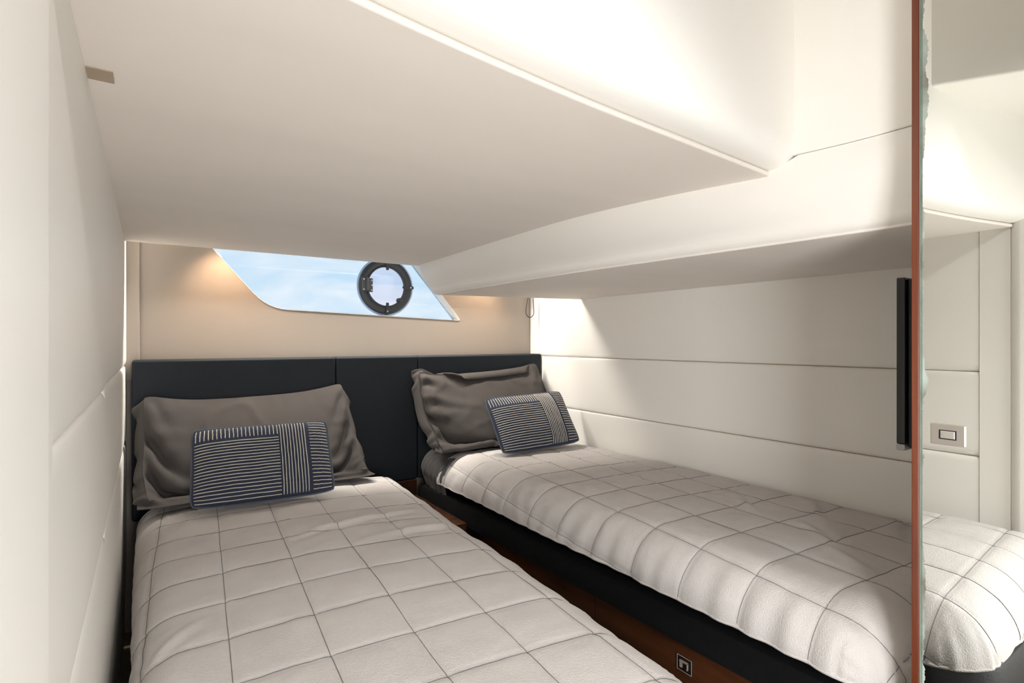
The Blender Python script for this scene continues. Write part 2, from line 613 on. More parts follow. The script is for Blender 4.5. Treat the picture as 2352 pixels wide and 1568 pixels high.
# ---- low headliner over the left bunk
beam_top = smooth_interp([(0.12, 0.4505), (0.2, 0.4475), (0.255, 0.4375), (0.32, 0.421), (0.45, 0.4015), (0.60, 0.402), (0.75, 0.407), (0.92, 0.4132)])
beam_bot = smooth_interp([(0.12, 0.4565), (0.2, 0.4545), (0.258, 0.451), (0.37, 0.442), (0.487, 0.434), (0.70, 0.430), (0.92, 0.4275)])
edge_y = smooth_interp([(-0.035, 0.199), (0.0695, 0.2195), (0.2016, 0.2365), (0.33, 0.2465), (0.4374, 0.2547)])
front = [(x, edge_y(x)) for x in np.linspace(-0.034, 0.434, 25)]
side = [(beam_top(y) + 0.001, y) for y in np.linspace(0.2565, 0.924, 30)]
poly = front + side + [(-0.034, 0.924)]
k = MB()
vv = [V(x, y, CZ) for x, y in poly] + [V(x, y, CZ + 0.0042) for x, y in poly]
n = len(poly)
k.add(vv, [tuple(range(n)), tuple(range(n, 2 * n))] + [(i, (i + 1) % n, n + (i + 1) % n, n + i) for i in range(n)])
lc = struct(bevel(k.build('ceiling_low', M['liner']), 0.004, 2, 50), 'beige low headliner over the left bunk')

# ---- riser: the bright padded face above the headliner's front edge
def sweep(name, path, profile, m, closed_profile=False):
    # path: list of (point, outward dir); profile: (out, up)
    v = []
    f = []
    P = len(profile)
    for p, o in path:
        for a, b in profile:
            v.append(V(p[0] + o[0] * a, p[1] + o[1] * a, b))
    for i in range(len(path) - 1):
        for j in range(P - 1):
            f.append((i * P + j, (i + 1) * P + j, (i + 1) * P + j + 1, i * P + j + 1))
        if closed_profile:
            f.append((i * P + P - 1, (i + 1) * P + P - 1, (i + 1) * P, i * P))
    if closed_profile:
        f.append(tuple(range(P)))
        f.append(tuple((len(path) - 1) * P + j for j in range(P)))
    return obj(name, v, f, m, None, True)
path = []
for x in np.linspace(-0.036, 0.449, 40):
    y = edge_y(min(x, 0.4374)) + max(0, x - 0.4374) * 0.04
    path.append(((x, y), (0.0, -1.0)))
R = 0.019
prof = [(-0.012, CZ + 0.0052), (-0.001, CZ + 0.0048)]
for q in range(1, 11):
    t = math.pi / 2 * q / 10
    prof.append((R * math.sin(t), CZ + 0.0048 + R * (1 - math.cos(t))))
prof += [(R, CZ + 0.06), (R, CZ + 0.14), (R, 0.386), (-0.012, 0.386)]
rs = struct(sweep('wall_riser', path, prof, M['vinyl'], True), 'bright cream padded face above the low headliner edge')
rs.data.shade_smooth() if hasattr(rs.data, 'shade_smooth') else None
es = rs.modifiers.new('es', 'EDGE_SPLIT')
es.split_angle = math.radians(50)

# ---- beam along the right bunk
bys = list(np.linspace(0.905, 0.258, 34)) + list(np.linspace(0.25, 0.10, 10))
v = []
f = []
P = 0
for y in bys:
    xt = beam_top(y)
    xb = beam_bot(y)
    zt = CZ + 0.0005 if y > 0.2575 else (0.153 if y < 0.240 else CZ + 0.0005 + (0.153 - CZ) * (0.2575 - y) / 0.0175)
    zt = zt + (0.004 if y > 0.2575 else 0)
    pr = []
    # face from the headliner down, slightly bulged, rounded lower edge
    rb = 0.012
    for t in np.linspace(0, 1, 9):
        z = zt + (SZ + rb - zt) * t
        x = xt + (xb - xt) * t ** 1.4 - 0.0035 * math.sin(math.pi * t)
        pr.append((x, z))
    x0, z0 = pr[-1]
    for q in range(1, 8):
        t = math.pi / 2 * q / 7
        pr.append((x0 + rb * (1 - math.cos(t)), z0 - rb * math.sin(t) + 0.0007))
    pr.append((x0 + rb + 0.012, SZ + 0.0012))
    pr.append((x0 + rb + 0.012, zt))
    P = len(pr)
    slope_y = 0.0
    for (x, z) in pr:
        # the beam's end is cut at a slight slant
        yy = y + (0.018 * (z - SZ) / (CZ - SZ) - 0.012 if y > 0.9 else 0)
        v.append(V(x, yy, z))
nb = len(bys)
for i in range(nb - 1):
    for j in range(P):
        f.append((i * P + j, (i + 1) * P + j, (i + 1) * P + (j + 1) % P, i * P + (j + 1) % P))
f.append(tuple(range(P)))
f.append(tuple((nb - 1) * P + j for j in range(P)))
bmo = struct(obj('ceiling_beam', v, f, M['vinyl'], None, True), 'cream vinyl beam along the edge of the right bunk')
es = bmo.modifiers.new('es', 'EDGE_SPLIT')
es.split_angle = math.radians(55)

# upper wall above the beam, beside the wardrobe
k = MB()
ys = np.linspace(0.10, 0.262, 12)
vv = []
for y in ys:
    vv += [V(beam_top(min(y, 0.235)) - 0.0015, y, 0.1535), V(beam_top(min(y, 0.235)) - 0.0015, y, 0.386), V(0.48, y, 0.386), V(0.48, y, 0.1535)]
ff = []
for i in range(len(ys) - 1):
    for j in range(4):
        ff.append((i * 4 + j, (i + 1) * 4 + j, (i + 1) * 4 + (j + 1) % 4, i * 4 + (j + 1) % 4))
ff += [(0, 1, 2, 3), tuple((len(ys) - 1) * 4 + j for j in range(4))]
k.add(vv, ff)
struct(bevel(k.build('wall_upper', M['vinyl']), 0.003, 2), 'cream upper wall panel between riser and wardrobe')

# soffit over the right bunk
so_front = [(beam_bot(y) + 0.0065, y) for y in np.linspace(0.10, 0.888, 30)]
poly = so_front + [(RW + 0.004, 0.822), (RW + 0.004, 0.10)]
k = MB()
vv = [V(x, y, SZ) for x, y in poly] + [V(x, y, SZ + 0.006) for x, y in poly]
n = len(poly)
k.add(vv, [tuple(range(n)), tuple(range(n, 2 * n))] + [(i, (i + 1) % n, n + (i + 1) % n, n + i) for i in range(n)])
struct(bevel(k.build('ceiling_soffit', M['liner']), 0.003, 2, 50), 'grey beige soffit over the right bunk')

# ================================================================== WINDOW WITH PORTHOLE
w1 = struct(empty('window_1'), 'slanted hull window with a round opening porthole')
GY = 1.026
gp = rounded(WIN, [0.01, 0.01, 0.008, 0.034])
k = MB()
n = len(gp)
vv = [V(x, GY, z) for x, z in gp] + [V(x, GY + 0.003, z) for x, z in gp]
k.add(vv, [tuple(range(n)), tuple(range(n, 2 * n))] + [(i, (i + 1) % n, n + (i + 1) % n, n + i) for i in range(n)])
pane = k.build('pane', M['glass'], w1)
# pale gasket band round the pane
cx = sum(p[0] for p in gp) / n
cz = sum(p[1] for p in gp) / n
def inset(poly, d):
    out = []
    N = len(poly)
    for i in range(N):
        a = Vector(poly[i - 1]); p = Vector(poly[i]); b = Vector(poly[(i + 1) % N])
        t = (b - a)
        if t.length < 1e-9:
            t = Vector((1, 0))
        t.normalize()
        nn = Vector((-t.y, t.x))
        if nn.dot(Vector((cx, cz)) - p) < 0:
            nn = -nn
        out.append(tuple(p + nn * d))
    return out
ip = inset(gp, 0.0028)
k = MB()
vv = [V(x, GY - 0.001, z) for x, z in gp] + [V(x, GY - 0.001, z) for x, z in ip] + [V(x, GY - 0.0002, z) for x, z in gp] + [V(x, GY - 0.0002, z) for x, z in ip]
ff = []
for i in range(n):
    j = (i + 1) % n
    ff += [(i, j, n + j, n + i), (2 * n + i, 2 * n + j, 3 * n + j, 3 * n + i), (n + i, n + j, 3 * n + j, 3 * n + i)]
k.add(vv, ff)
k.build('gasket', M['frit'], w1)
# pale lining of the window reveal
k = MB()
rp_ = inset(gp, 0.0007)
vv = [V(x, 0.9985, z) for x, z in gp] + [V(x, GY - 0.0012, z) for x, z in gp] + [V(x, GY - 0.0012, z) for x, z in rp_] + [V(x, 0.9985, z) for x, z in rp_]
ff = []
for i in range(n):
    j = (i + 1) % n
    for q in range(4):
        q2 = (q + 1) % 4
        ff.append((q * n + i, q * n + j, q2 * n + j, q2 * n + i))
k.add(vv, ff)
k.build('reveal', M['vinyl'], w1)
# porthole
PC = V(0.3905, GY - 0.001, 0.1085)
RO = 0.0545 * K
RI = 0.0385 * K
k = MB()
k.lathe(PC, (0, -1, 0), [(RI, -0.004), (RI, 0.012), (RI + 0.004, 0.017), (RI + 0.010, 0.019), (RO - 0.014, 0.020), (RO - 0.004, 0.016), (RO, 0.008), (RO, -0.004), (RI, -0.004)], 64)
pf = k.build('porthole_frame', M['port'], w1, True)
k = MB()
k.lathe(PC, (0, -1, 0), [(RO - 0.001, 0.0005), (RO - 0.001, 0.0025), (RO + 0.0085, 0.0025), (RO + 0.0085, 0.0005), (RO - 0.001, 0.0005)], 64)
k.build('porthole_gasket', M['frit'], w1)
k = MB()
k.lathe(PC, (0, -1, 0), [(0.0005, 0.010), (RI + 0.001, 0.010), (RI + 0.001, 0.014), (0.0005, 0.014)], 64)
k.build('porthole_pane', M['pglass'], w1)
k = MB()
k.lathe(PC, (0, -1, 0), [(RI - 0.001, 0.009), (RI - 0.001, 0.0215), (RI + 0.006, 0.0225), (RI + 0.007, 0.009)], 64)
k.build('porthole_rim', M['port'], pf, True)
def latch(ang, withscrew=True):
    d = Vector((math.cos(ang), 0, math.sin(ang)))
    s = Vector((-d.z, 0, d.x))
    nrm = Vector((0, -1, 0))
    k = MB()
    def lb(r0, r1, w0, w1, h0, h1, mi=0):
        v = []
        for r, ww in ((r0, w0), (r1, w1)):
            for sg in (-1, 1):
                for h in (h0, h1):
                    v.append(PC + d * r + s * (sg * ww) + nrm * h)
        k.add(v, [(0, 1, 3, 2), (4, 6, 7, 5), (0, 4, 5, 1), (2, 3, 7, 6), (0, 2, 6, 4), (1, 5, 7, 3)], mi)
    lb(RI - 0.016, RI + 0.012, 0.0055, 0.0075, 0.022, 0.032)
    lb(RI + 0.012, RO - 0.006, 0.0075, 0.0085, 0.018, 0.030)
    lb(RO - 0.012, RO + 0.004, 0.010, 0.006, 0.012, 0.024)
    k.lathe(PC + d * (RO - 0.014) + nrm * 0.030, nrm, [(0.0045, -0.002), (0.0045, 0.001), (0.0032, 0.002), (0.0002, 0.002)], 12, 1)
    o = k.build('latch', [M['port'], M['chrome']], pf)
    bevel(o, 0.0015, 2)
for a in (0, 90, -90):
    latch(math.radians(a))
k = MB()
c = PC + Vector((-(RI + RO) / 2 + 0.010, 0, 0.004))
k.box(c + Vector((-0.020, -0.030, -0.034)), c + Vector((0.004, -0.016, 0.034)))
k.tube([c + Vector((0.006, -0.032, -0.032)), c + Vector((0.006, -0.032, 0.032))], 0.0085, 12)
k.box(c + Vector((0.010, -0.032, -0.036)), c + Vector((0.031, -0.020, 0.030)))
for (dx, dz) in ((-0.012, 0.024), (-0.012, -0.024), (0.024, 0.020), (0.026, -0.003), (0.024, -0.027)):
    k.lathe(c + Vector((dx, -0.032 if dx > 0 else -0.030, dz)), (0, -1, 0), [(0.0048, -0.001), (0.0048, 0.0015), (0.003, 0.0022), (0.0002, 0.0022)], 12, 1)
hg = k.build('hinge', [M['hinge'], M['chrome']], pf)
bevel(hg, 0.0015, 2)
k = MB()
kc = PC + Vector((0.062, -0.014, -0.066))
k.lathe(kc, (0, -1, 0), [(0.012, 0.0), (0.012, 0.010), (0.010, 0.016), (0.011, 0.026), (0.008, 0.030), (0.0003, 0.031)], 20)
k.build('knob', M['port'], pf, True)

# blind cord hanging in the corner
k = MB()
cp = []
for t in np.linspace(0, 1, 34):
    a = math.pi * (t * 2 - 1)
    # elongated loop
    if t < 0.36:
        s = t / 0.36
        x, z = -0.011 * (0.35 + 0.65 * s ** 0.7), -0.045 * s * 0.8
    elif t > 0.64:
        s = (1 - t) / 0.36
        x, z = 0.011 * (0.75 + 0.25 * s), -0.045 * s * 0.8
    else:
        s = (t - 0.36) / 0.28
        x, z = -0.011 * math.cos(math.pi * s), -0.036 - 0.013 * math.sin(math.pi * s)
    cp.append(V(0.699 + x, 0.962, 0.102 + z))
k.tube(cp, 0.0021, 8)
tag(k.build('blind_cord', M['cordb'], None, True), 'thin black cord loop hanging in the corner above the right headboard end', 'cord')

# ================================================================== HEADBOARD
hb = empty('headboard')
tag(hb, 'dark slate upholstered headboard spanning both bunks', 'headboard')
HBZ = -0.0275
for (xa, xb) in ((-0.0195, 0.2725), (0.2732, 0.4275), (0.4282, RW - 0.001)):
    o = kbox('headboard_panel', xa, xb, 0.953, 0.9985, -0.262, HBZ, M['slate'], hb)
    bevel(o, 0.009, 4)
# plinth of wood below the headboard, between the bunks
ns = empty('nightstand')
tag(ns, 'dark walnut nightstand ledge between the two bunks', 'nightstand')
kbox('back_panel', 0.357, 0.424, 0.950, 0.992, FL, -0.2625, M['walnutx'], ns)
kbox('top', 0.354, 0.4245, 0.757, 0.949, -0.306, -0.2915, M['walnutx'], ns, 0.003)
kbox('body', 0.357, 0.4235, 0.765, 0.949, FL, -0.3065, M['walnutx'], ns)
kbox('drawer_front', 0.357, 0.423, 0.755, 0.764, FL + 0.02, -0.312, M['walnutx'], ns, 0.003)

# ================================================================== BUNK BASES
def rail_loop(name, pts, z0, z1, thick, m, parent, r=0.01):
    # upholstered rail swept along an open plan path, rounded top edge
    pts = [Vector((p[0], p[1])) for p in pts]
    v = []
    f = []
    prof = []
    H = (z1 - z0)
    for (a, b) in ((0.0, 0.0), (0.0, 0.80), (0.12, 0.95), (0.35, 1.0), (1.0, 1.0), (1.0, 0.0)):
        prof.append((a * thick, z0 + b * H))
    P = len(prof)
    for i, p in enumerate(pts):
        a = pts[max(i - 1, 0)]
        b = pts[min(i + 1, len(pts) - 1)]
        d = (b - a).normalized()
        inn = Vector((-d.y, d.x))
        for (o, z) in prof:
            q = p + inn * o
            v.append(V(q.x, q.y, z))
    for i in range(len(pts) - 1):
        for j in range(P):
            f.append((i * P + j, (i + 1) * P + j, (i + 1) * P + (j + 1) % P, i * P + (j + 1) % P))
    f.append(tuple(range(P)))
    f.append(tuple((len(pts) - 1) * P + j for j in range(P)))
    o = obj(name, v, f, m, parent, True)
    es = o.modifiers.new('es', 'EDGE_SPLIT')
    es.split_angle = math.radians(40)
    return o

# right bunk
rb_ = empty('bunk_base')
tag(rb_, 'right bunk base with black upholstered rail over walnut panels', 'bed base')
path = [(0.700, 0.160), (0.56, 0.158)] + [(0.447 + 0.022 - 0.022 * math.sin(t) - 0.022 * 0, 0.180 - 0.022 * math.cos(t)) for t in np.linspace(0, math.pi / 2, 7)] + \
       [(0.4445 - 0.018 * (y - 0.2) / 0.7, y) for y in np.linspace(0.22, 0.935, 20)]
path = list(reversed(path))
rail_loop('side_rail', path, -0.3015, -0.2705, 0.016, M['black'], rb_)
kbox('platform', 0.447, RW - 0.002, 0.175, 0.948, -0.300, -0.2755, M['black'], rb_)
for (ya, yb) in ((0.170, 0.4805), (0.4820, 0.7535)):
    o = kbox('base_panel', 0.446, 0.456, ya, yb, FL + 0.001, -0.3005, M['walnut'], rb_, 0.002)
kbox('base_panel', 0.456, RW - 0.004, 0.172, 0.182, FL + 0.001, -0.3005, M['walnut'], rb_, 0.002)
# flush latch on the walnut panel
fl_ = obj('panel_latch', [], [], M['dkplate'], rb_)
bpy.data.objects.remove(fl_)
lc_y, lc_z = 0.3490, -0.3235
k = MB()
k.box(V(0.4447, lc_y - 0.0088, lc_z - 0.0075), V(0.4461, lc_y + 0.0088, lc_z + 0.0075))
lp = k.build('latch_plate', M['dkplate'], rb_)
bevel(lp, 0.0008, 2)
k = MB()
a = V(0.4441, lc_y - 0.0088, lc_z - 0.0075)
b = V(0.4449, lc_y + 0.0088, lc_z + 0.0075)
e = 0.0011
for (y0, y1, z0, z1) in ((a.y, b.y, b.z - e, b.z), (a.y, b.y, a.z, a.z + e), (a.y, a.y + e, a.z + e, b.z - e), (b.y - e, b.y, a.z + e, b.z - e)):
    k.box((a.x, y0, z0), (b.x, y1, z1))
k.build('latch_rim', M['rim'], lp)
k = MB()
zt = lc_z + 0.0033
k.box(V(0.4425, lc_y - 0.0048, zt - 0.0006), V(0.4446, lc_y + 0.0048, zt + 0.0003))
k.box(V(0.4425, lc_y - 0.0048, zt - 0.0068), V(0.4446, lc_y - 0.0042, zt))
k.box(V(0.4431, lc_y + 0.0022, zt - 0.0068), V(0.4446, lc_y + 0.0048, zt))
k.build('latch_lever', M['rim'], lp)

# left bunk
lb_ = empty('bunk_base')
tag(lb_, 'left bunk base with black leather rail rounding its foot', 'bed base')
path = [(0.352, 0.945), (0.338, 0.70), (0.3230, 0.5), (0.3095, 0.30), (0.3055, 0.23)]
cxn, cyn, cr = 0.2545, 0.1905, 0.050
path += [(cxn + cr * math.cos(t), cyn - cr * math.sin(t)) for t in np.linspace(0.0, math.pi / 2, 14)]
path += [(0.22, 0.1395), (0.10, 0.139), (0.0, 0.139)]
path = [(p[0], p[1]) for p in path]
dense = []
for i in range(len(path) - 1):
    dense.append(path[i])
dense.append(path[-1])
def flip_sweep(pts):
    return list(reversed(pts))
rail_loop('side_rail', flip_sweep(list(reversed(path))) if False else list(reversed(path)), -0.3015, -0.2675, -0.016 if False else 0.016, M['leather'], lb_)
kbox('platform', 0.0, 0.312, 0.19, 0.948, -0.300, -0.2725, M['black'], lb_)
kbox('base_panel', 0.300, 0.310, 0.21, 0.753, FL + 0.001, -0.3005, M['walnut'], lb_, 0.002)
kbox('base_panel', 0.0, 0.300, 0.175, 0.185, FL + 0.001, -0.3005, M['walnut'], lb_, 0.002)

# ================================================================== MATTRESSES
def soft_slab(name, x0, x1, y0, y1, z0, z1, r, m, wr=0.0, seed=0, wdir=1):
    # rounded mattress with fitted sheet
    nx, ny = 40, 90
    lx = (x1 - x0) * K
    ly = (y1 - y0) * K
    drop = (z1 - z0) * K
    ring = []
    per = []
    rr = r * K
    def rrect(inset):
        pts = []
        a0, a1, b0, b1 = x0 * K + inset, x1 * K - inset, y0 * K + inset, y1 * K - inset
        cr = max(rr * 1.2 - inset, 0.004)
        for (cx_, cy_, t0) in ((a1 - cr, b0 + cr, -90), (a1 - cr, b1 - cr, 0), (a0 + cr, b1 - cr, 90), (a0 + cr, b0 + cr, 180)):
            for q in range(9):
                t = math.radians(t0 + 90 * q / 8)
                pts.append((cx_ + cr * math.cos(t), cy_ + cr * math.sin(t)))
        out = []
        N = len(pts)
        for i in range(N):
            p = pts[i]; q2 = pts[(i + 1) % N]
            L = math.hypot(q2[0] - p[0], q2[1] - p[1])
            k_ = max(1, int(L / 0.02))
            for s in range(k_):
                out.append((p[0] + (q2[0] - p[0]) * s / k_, p[1] + (q2[1] - p[1]) * s / k_))
        return out
    base = rrect(0)
    N = len(base)
    cxm = (x0 + x1) / 2 * K
    cym = (y0 + y1) / 2 * K
    v = []
    f = []
    levels = []
    for q in range(5):
        t = math.pi / 2 * q / 4
        levels.append((rr * (1 - math.sin(t)), z0 * K + rr * (1 - math.cos(t))))
    levels = [(rr * (1 - math.sin(math.pi / 2 * q / 4)), z0 * K + rr * (1 - math.cos(math.pi / 2 * q / 4))) for q in range(5)]
    levels += [(0, z0 * K + rr + (drop - 2 * rr) * s) for s in (0.33, 0.66)]
    levels += [(rr * (1 - math.cos(math.pi / 2 * q / 5)), z1 * K - rr + rr * math.sin(math.pi / 2 * q / 5)) for q in range(6)]
    levels += [(rr + 0.03, z1 * K + 0.001), (rr + 0.1, z1 * K + 0.002)]
    nr = np.random.default_rng(seed)
    arc = np.arange(N) * 0.02
    wv = vnoise(arc * 26, np.zeros(N), seed, 2)
    wv2 = vnoise(arc * 14, np.ones(N) * 3, seed + 5, 2)
    for li, (ins, z) in enumerate(levels):
        hfrac = (z - z0 * K) / drop
        for i, (px, py) in enumerate(base):
            dx, dy = cxm - px, cym - py
            # inset toward the centre, axis-wise
            ix = np.clip(px, x0 * K + ins, x1 * K - ins)
            iy = np.clip(py, y0 * K + ins, y1 * K - ins)
            d = wr * math.sin(math.pi * min(max(hfrac, 0), 1)) * (0.6 * wv[i] + 0.6 * vnoise(np.array([arc[i] * 26 + hfrac * 3.0]), np.array([hfrac * 1.2]), seed + 9, 2)[0])
            nx_ = (px - cxm) / (lx / 2)
            ny_ = (py - cym) / (ly / 2)
            if abs(nx_) > abs(ny_):
                ix += math.copysign(d, nx_)
            else:
                iy += math.copysign(d, ny_)
            v.append((ix, iy, z + ZE))
    for li in range(len(levels) - 1):
        for i in range(N):
            j = (i + 1) % N
            f.append((li * N + i, li * N + j, (li + 1) * N + j, (li + 1) * N + i))
    f.append(tuple(range(N)))
    f.append(tuple((len(levels) - 1) * N + i for i in range(N)))
    return obj(name, v, f, m, None, True)
tag(soft_slab('mattress', 0.4535, RW - 0.003, 0.178, 0.948, -0.2745, -0.212, 0.018, M['sheet'], 0.008, 3),
    'right bunk mattress in a charcoal fitted sheet, seen at its head corner', 'mattress')
tag(soft_slab('mattress', 0.003, 0.306, 0.192, 0.948, -0.2715, -0.232, 0.016, M['sheet'], 0.006, 8),
    'left bunk mattress in a charcoal fitted sheet under the duvet', 'mattress')

# loose corner of the charcoal sheet hanging out between duvet and headboard
def sheet_corner():
    ys = np.linspace(0.846, 0.950, 60)
    ts = np.linspace(0, 1, 34)
    r = 0.040
    L_ = 0.108
    Yg, Tg = np.meshgrid(ys, ts, indexing='ij')
    d = Tg * L_ - 0.012
    th = np.clip(d / r, 0, math.pi / 2)
    ext = np.maximum(d - r * math.pi / 2, 0)
    X = 0.4665 - r * np.sin(th) - np.minimum(d, 0) + 0.25 * ext
    Z = -0.2055 - r * (1 - np.cos(th)) - ext
    fold = np.sin((Yg + 0.25 * Tg * (Yg - 0.9)) * 2 * math.pi / 0.0175 + 2.2 * vnoise(Yg * 30, Tg * 3, 91, 2))
    amp = 0.0026 * np.clip((Tg - 0.25) / 0.4, 0, 1) * (0.6 + 0.6 * vnoise(Yg * 40, Tg * 2, 92, 2))
    X = X - amp * fold * np.sin(th)
    Z = Z + amp * 0.5 * fold * np.cos(th)
    # the free hem rises towards the headboard
    Z = Z + 0.020 * Tg ** 3 * np.clip((Yg - 0.88) / 0.07, 0, 1) ** 1.5
    X = X + 0.006 * np.clip((Yg - 0.93) / 0.02, 0, 1)
    v = [V(a, b, c) for a, b, c in zip(X.reshape(-1), Yg.reshape(-1), Z.reshape(-1))]
    nT = len(ts)
    f = [(i * nT + j, (i + 1) * nT + j, (i + 1) * nT + j + 1, i * nT + j + 1) for i in range(len(ys) - 1) for j in range(nT - 1)]
    o = obj('bed_sheet', v, f, M['sheet'], None, True)
    sol = o.modifiers.new('thickness', 'SOLIDIFY')
    sol.thickness = 0.002
    return o
tag(sheet_corner(), 'charcoal bed sheet hanging in folds at the head corner of the right bunk', 'bed sheet')

# ================================================================== DUVETS
class Duvet:
    def __init__(s, poly, ztop, radii, dmax, ang, u0, v0, qu, qv, vhead, seed, crown=0.0, loose=1.0, folds=()):
        s.folds = folds
        s.poly = [np.array(p) * K for p in poly]       # convex, counter-clockwise, (x, y)
        s.zt = ztop * K
        s.radii = [r * K for r in radii]               # rounding for -x, +x, -y sides
        s.dm = [d * K for d in dmax]
        s.c, s.s = math.cos(ang), math.sin(ang)
        s.u0, s.v0, s.qu, s.qv = u0 * K, v0 * K, qu * K, qv * K
        s.vh = vhead * K
        s.seed = seed
        s.crown = crown
        s.loose = loose
    def plan(s, u, v):
        return u * s.c + v * s.s, -u * s.s + v * s.c
    def closest(s, x, y):
        P = s.poly
        N = len(P)
        best = np.full(x.shape, 1e9)
        cx_ = x.copy()
        cy_ = y.copy()
        inside = np.ones(x.shape, bool)
        for i in range(N):
            a = P[i]
            b = P[(i + 1) % N]
            e = b - a
            cr = e[0] * (y - a[1]) - e[1] * (x - a[0])
            inside &= cr >= 0
            t = np.clip(((x - a[0]) * e[0] + (y - a[1]) * e[1]) / (e @ e), 0, 1)
            px = a[0] + t * e[0]
            py = a[1] + t * e[1]
            d = np.hypot(x - px, y - py)
            k_ = d < best
            best = np.where(k_, d, best)
            cx_ = np.where(k_, px, cx_)
            cy_ = np.where(k_, py, cy_)
        edge = best.copy()
        cx_ = np.where(inside, x, cx_)
        cy_ = np.where(inside, y, cy_)
        d = np.where(inside, 0, best)
        return cx_, cy_, d, np.where(inside, edge, -best)
    def surf(s, u, v, lift=0.0, groove=True):
        x, y = s.plan(u, v)
        # gentle wander of the quilting
        cx_, cy_, d, sd = s.closest(x, y)
        nx = np.where(d > 1e-9, (x - cx_) / np.maximum(d, 1e-9), 0)
        ny = np.where(d > 1e-9, (y - cy_) / np.maximum(d, 1e-9), 0)
        wl_, wr_, wf_ = np.maximum(-nx, 0) ** 2, np.maximum(nx, 0) ** 2, np.maximum(-ny, 0) ** 2 + np.maximum(ny, 0) ** 2
        ws = np.maximum(wl_ + wr_ + wf_, 1e-9)
        r = (wl_ * s.radii[0] + wr_ * s.radii[1] + wf_ * s.radii[2]) / ws
        dm = (wl_ * s.dm[0] + wr_ * s.dm[1] + wf_ * s.dm[2]) / ws
        r = np.where(d > 1e-9, r, 0.1)
        dm = np.where(d > 1e-9, dm, 1e3)
        over = d > dm
        dd = np.minimum(d, dm + 0.03)
        th = np.minimum(dd / r, math.pi / 2)
        ext = np.maximum(dd - r * math.pi / 2, 0)
        h = r * np.sin(th) - 0.05 * ext
        g = r * (1 - np.cos(th)) + ext
        # quilting
        a = (u - s.u0) / s.qu
        b = (v - s.v0) / s.qv
        du = np.abs(a - np.round(a)) * s.qu
        dv = np.abs(b - np.round(b)) * s.qv
        su = np.abs(np.sin(math.pi * a))
        sv = np.abs(np.sin(math.pi * b))
        puff = 0.0030 * np.sqrt(su * sv + 1e-6)
        grv = 0.0020 * (np.exp(-(du / 0.0045) ** 2) + np.exp(-(dv / 0.0045) ** 2))
        # creases and slack
        q = s.seed
        wob = 0.0045 * vnoise(u * 3.2, v * 3.2, q, 2) + 0.0016 * vnoise(u * 16 + 4 * vnoise(u * 3, v * 3, q + 2), v * 11, q + 5, 3)
        ridged = (1 - np.abs(vnoise(u * 9 + v * 3, v * 6 - u * 2, q + 21, 2))) ** 7
        wob = wob + 0.0030 * s.loose * ridged * (0.5 + 0.5 * vnoise(u * 2.5, v * 2.5, q + 31, 1))
        for (fx, fy, fa, fl_, fw, fh) in s.folds:
            ca, sa = math.cos(fa), math.sin(fa)
            p_ = (x - fx * K) * ca + (y - fy * K) * sa
            q_ = -(x - fx * K) * sa + (y - fy * K) * ca + 0.006 * np.sin(p_ * 30)
            wob = wob + fh * np.exp(-(p_ / fl_) ** 4) * (np.exp(-(q_ / fw) ** 2) - 0.6 * np.exp(-((q_ + 1.7 * fw) / fw) ** 2))
        # gathers on the hanging side
        sidew = np.clip((d - 0.05) / 0.10, 0, 1)
        tang = x * ny * -1 + y * nx
        gath = np.sin(tang * 75 + 4.0 * vnoise(tang * 6, d * 4, q + 40, 2)) * (0.4 + 0.6 * vnoise(tang * 5, d * 2, q + 41, 2))
        wob = wob + sidew * 0.0032 * s.loose * gath
        off = (puff - grv if groove else puff) + wob + lift
        crown = s.crown * (1 - np.exp(-np.maximum(sd, 0) / 0.16))
        ex = np.sin(th)
        ez = np.cos(th)
        X = cx_ + nx * h + nx * ex * off
        Y = cy_ + ny * h + ny * ex * off
        Z = s.zt - g + ez * off + crown
        return X, Y, Z + ZE, over
    def lims(s):
        us, vs = [], []
        for p in s.poly:
            us.append(p[0] * s.c - p[1] * s.s)
            vs.append(p[0] * s.s + p[1] * s.c)
        return min(us) - max(s.dm) * 1.05, max(us) + max(s.dm) * 1.05, min(vs) - s.dm[2] * 1.05, s.vh
    def build(s, name, step=0.0085):
        ua, ub, va, vb = s.lims()
        nu = int((ub - ua) / step)
        nv = int((vb - va) / step)
        uu = np.linspace(ua, ub, nu)
        vv = np.linspace(va, vb, nv)
        # snap grid lines onto the quilting seams so the grooves stay crisp
        def snap(arr, o, q):
            a = (arr - o) / q
            kk = np.round(a)
            for m_ in np.unique(kk):
                i = np.argmin(np.abs(arr - (o + m_ * q)))
                if abs(arr[i] - (o + m_ * q)) < step:
                    arr[i] = o + m_ * q
            return arr
        uu = snap(uu, s.u0, s.qu)
        vv = snap(vv, s.v0, s.qv)
        U, W_ = np.meshgrid(uu, vv, indexing='ij')
        X, Y, Z, over = s.surf(U, W_)
        idx = np.arange(nu * nv).reshape(nu, nv)
        quads = np.stack([idx[:-1, :-1], idx[1:, :-1], idx[1:, 1:], idx[:-1, 1:]], -1).reshape(-1, 4)
        ov = over.reshape(-1)
        sgn = s.excess(U, W_).reshape(-1)
        allin = (sgn[quads] <= 0).all(1)
        mixed = ~allin & (sgn[quads] <= 0).any(1)
        faces = [tuple(q) for q in quads[allin]]
        us_, vs_ = U.reshape(-1), W_.reshape(-1)
        extra = []
        cut = {}
        base = nu * nv
        def cutpt(i, j):
            key = (min(i, j), max(i, j))
            if key not in cut:
                t = sgn[i] / (sgn[i] - sgn[j])
                t = min(max(t, 0.02), 0.98)
                extra.append((us_[i] + (us_[j] - us_[i]) * t, vs_[i] + (vs_[j] - vs_[i]) * t))
                cut[key] = base + len(extra) - 1
            return cut[key]
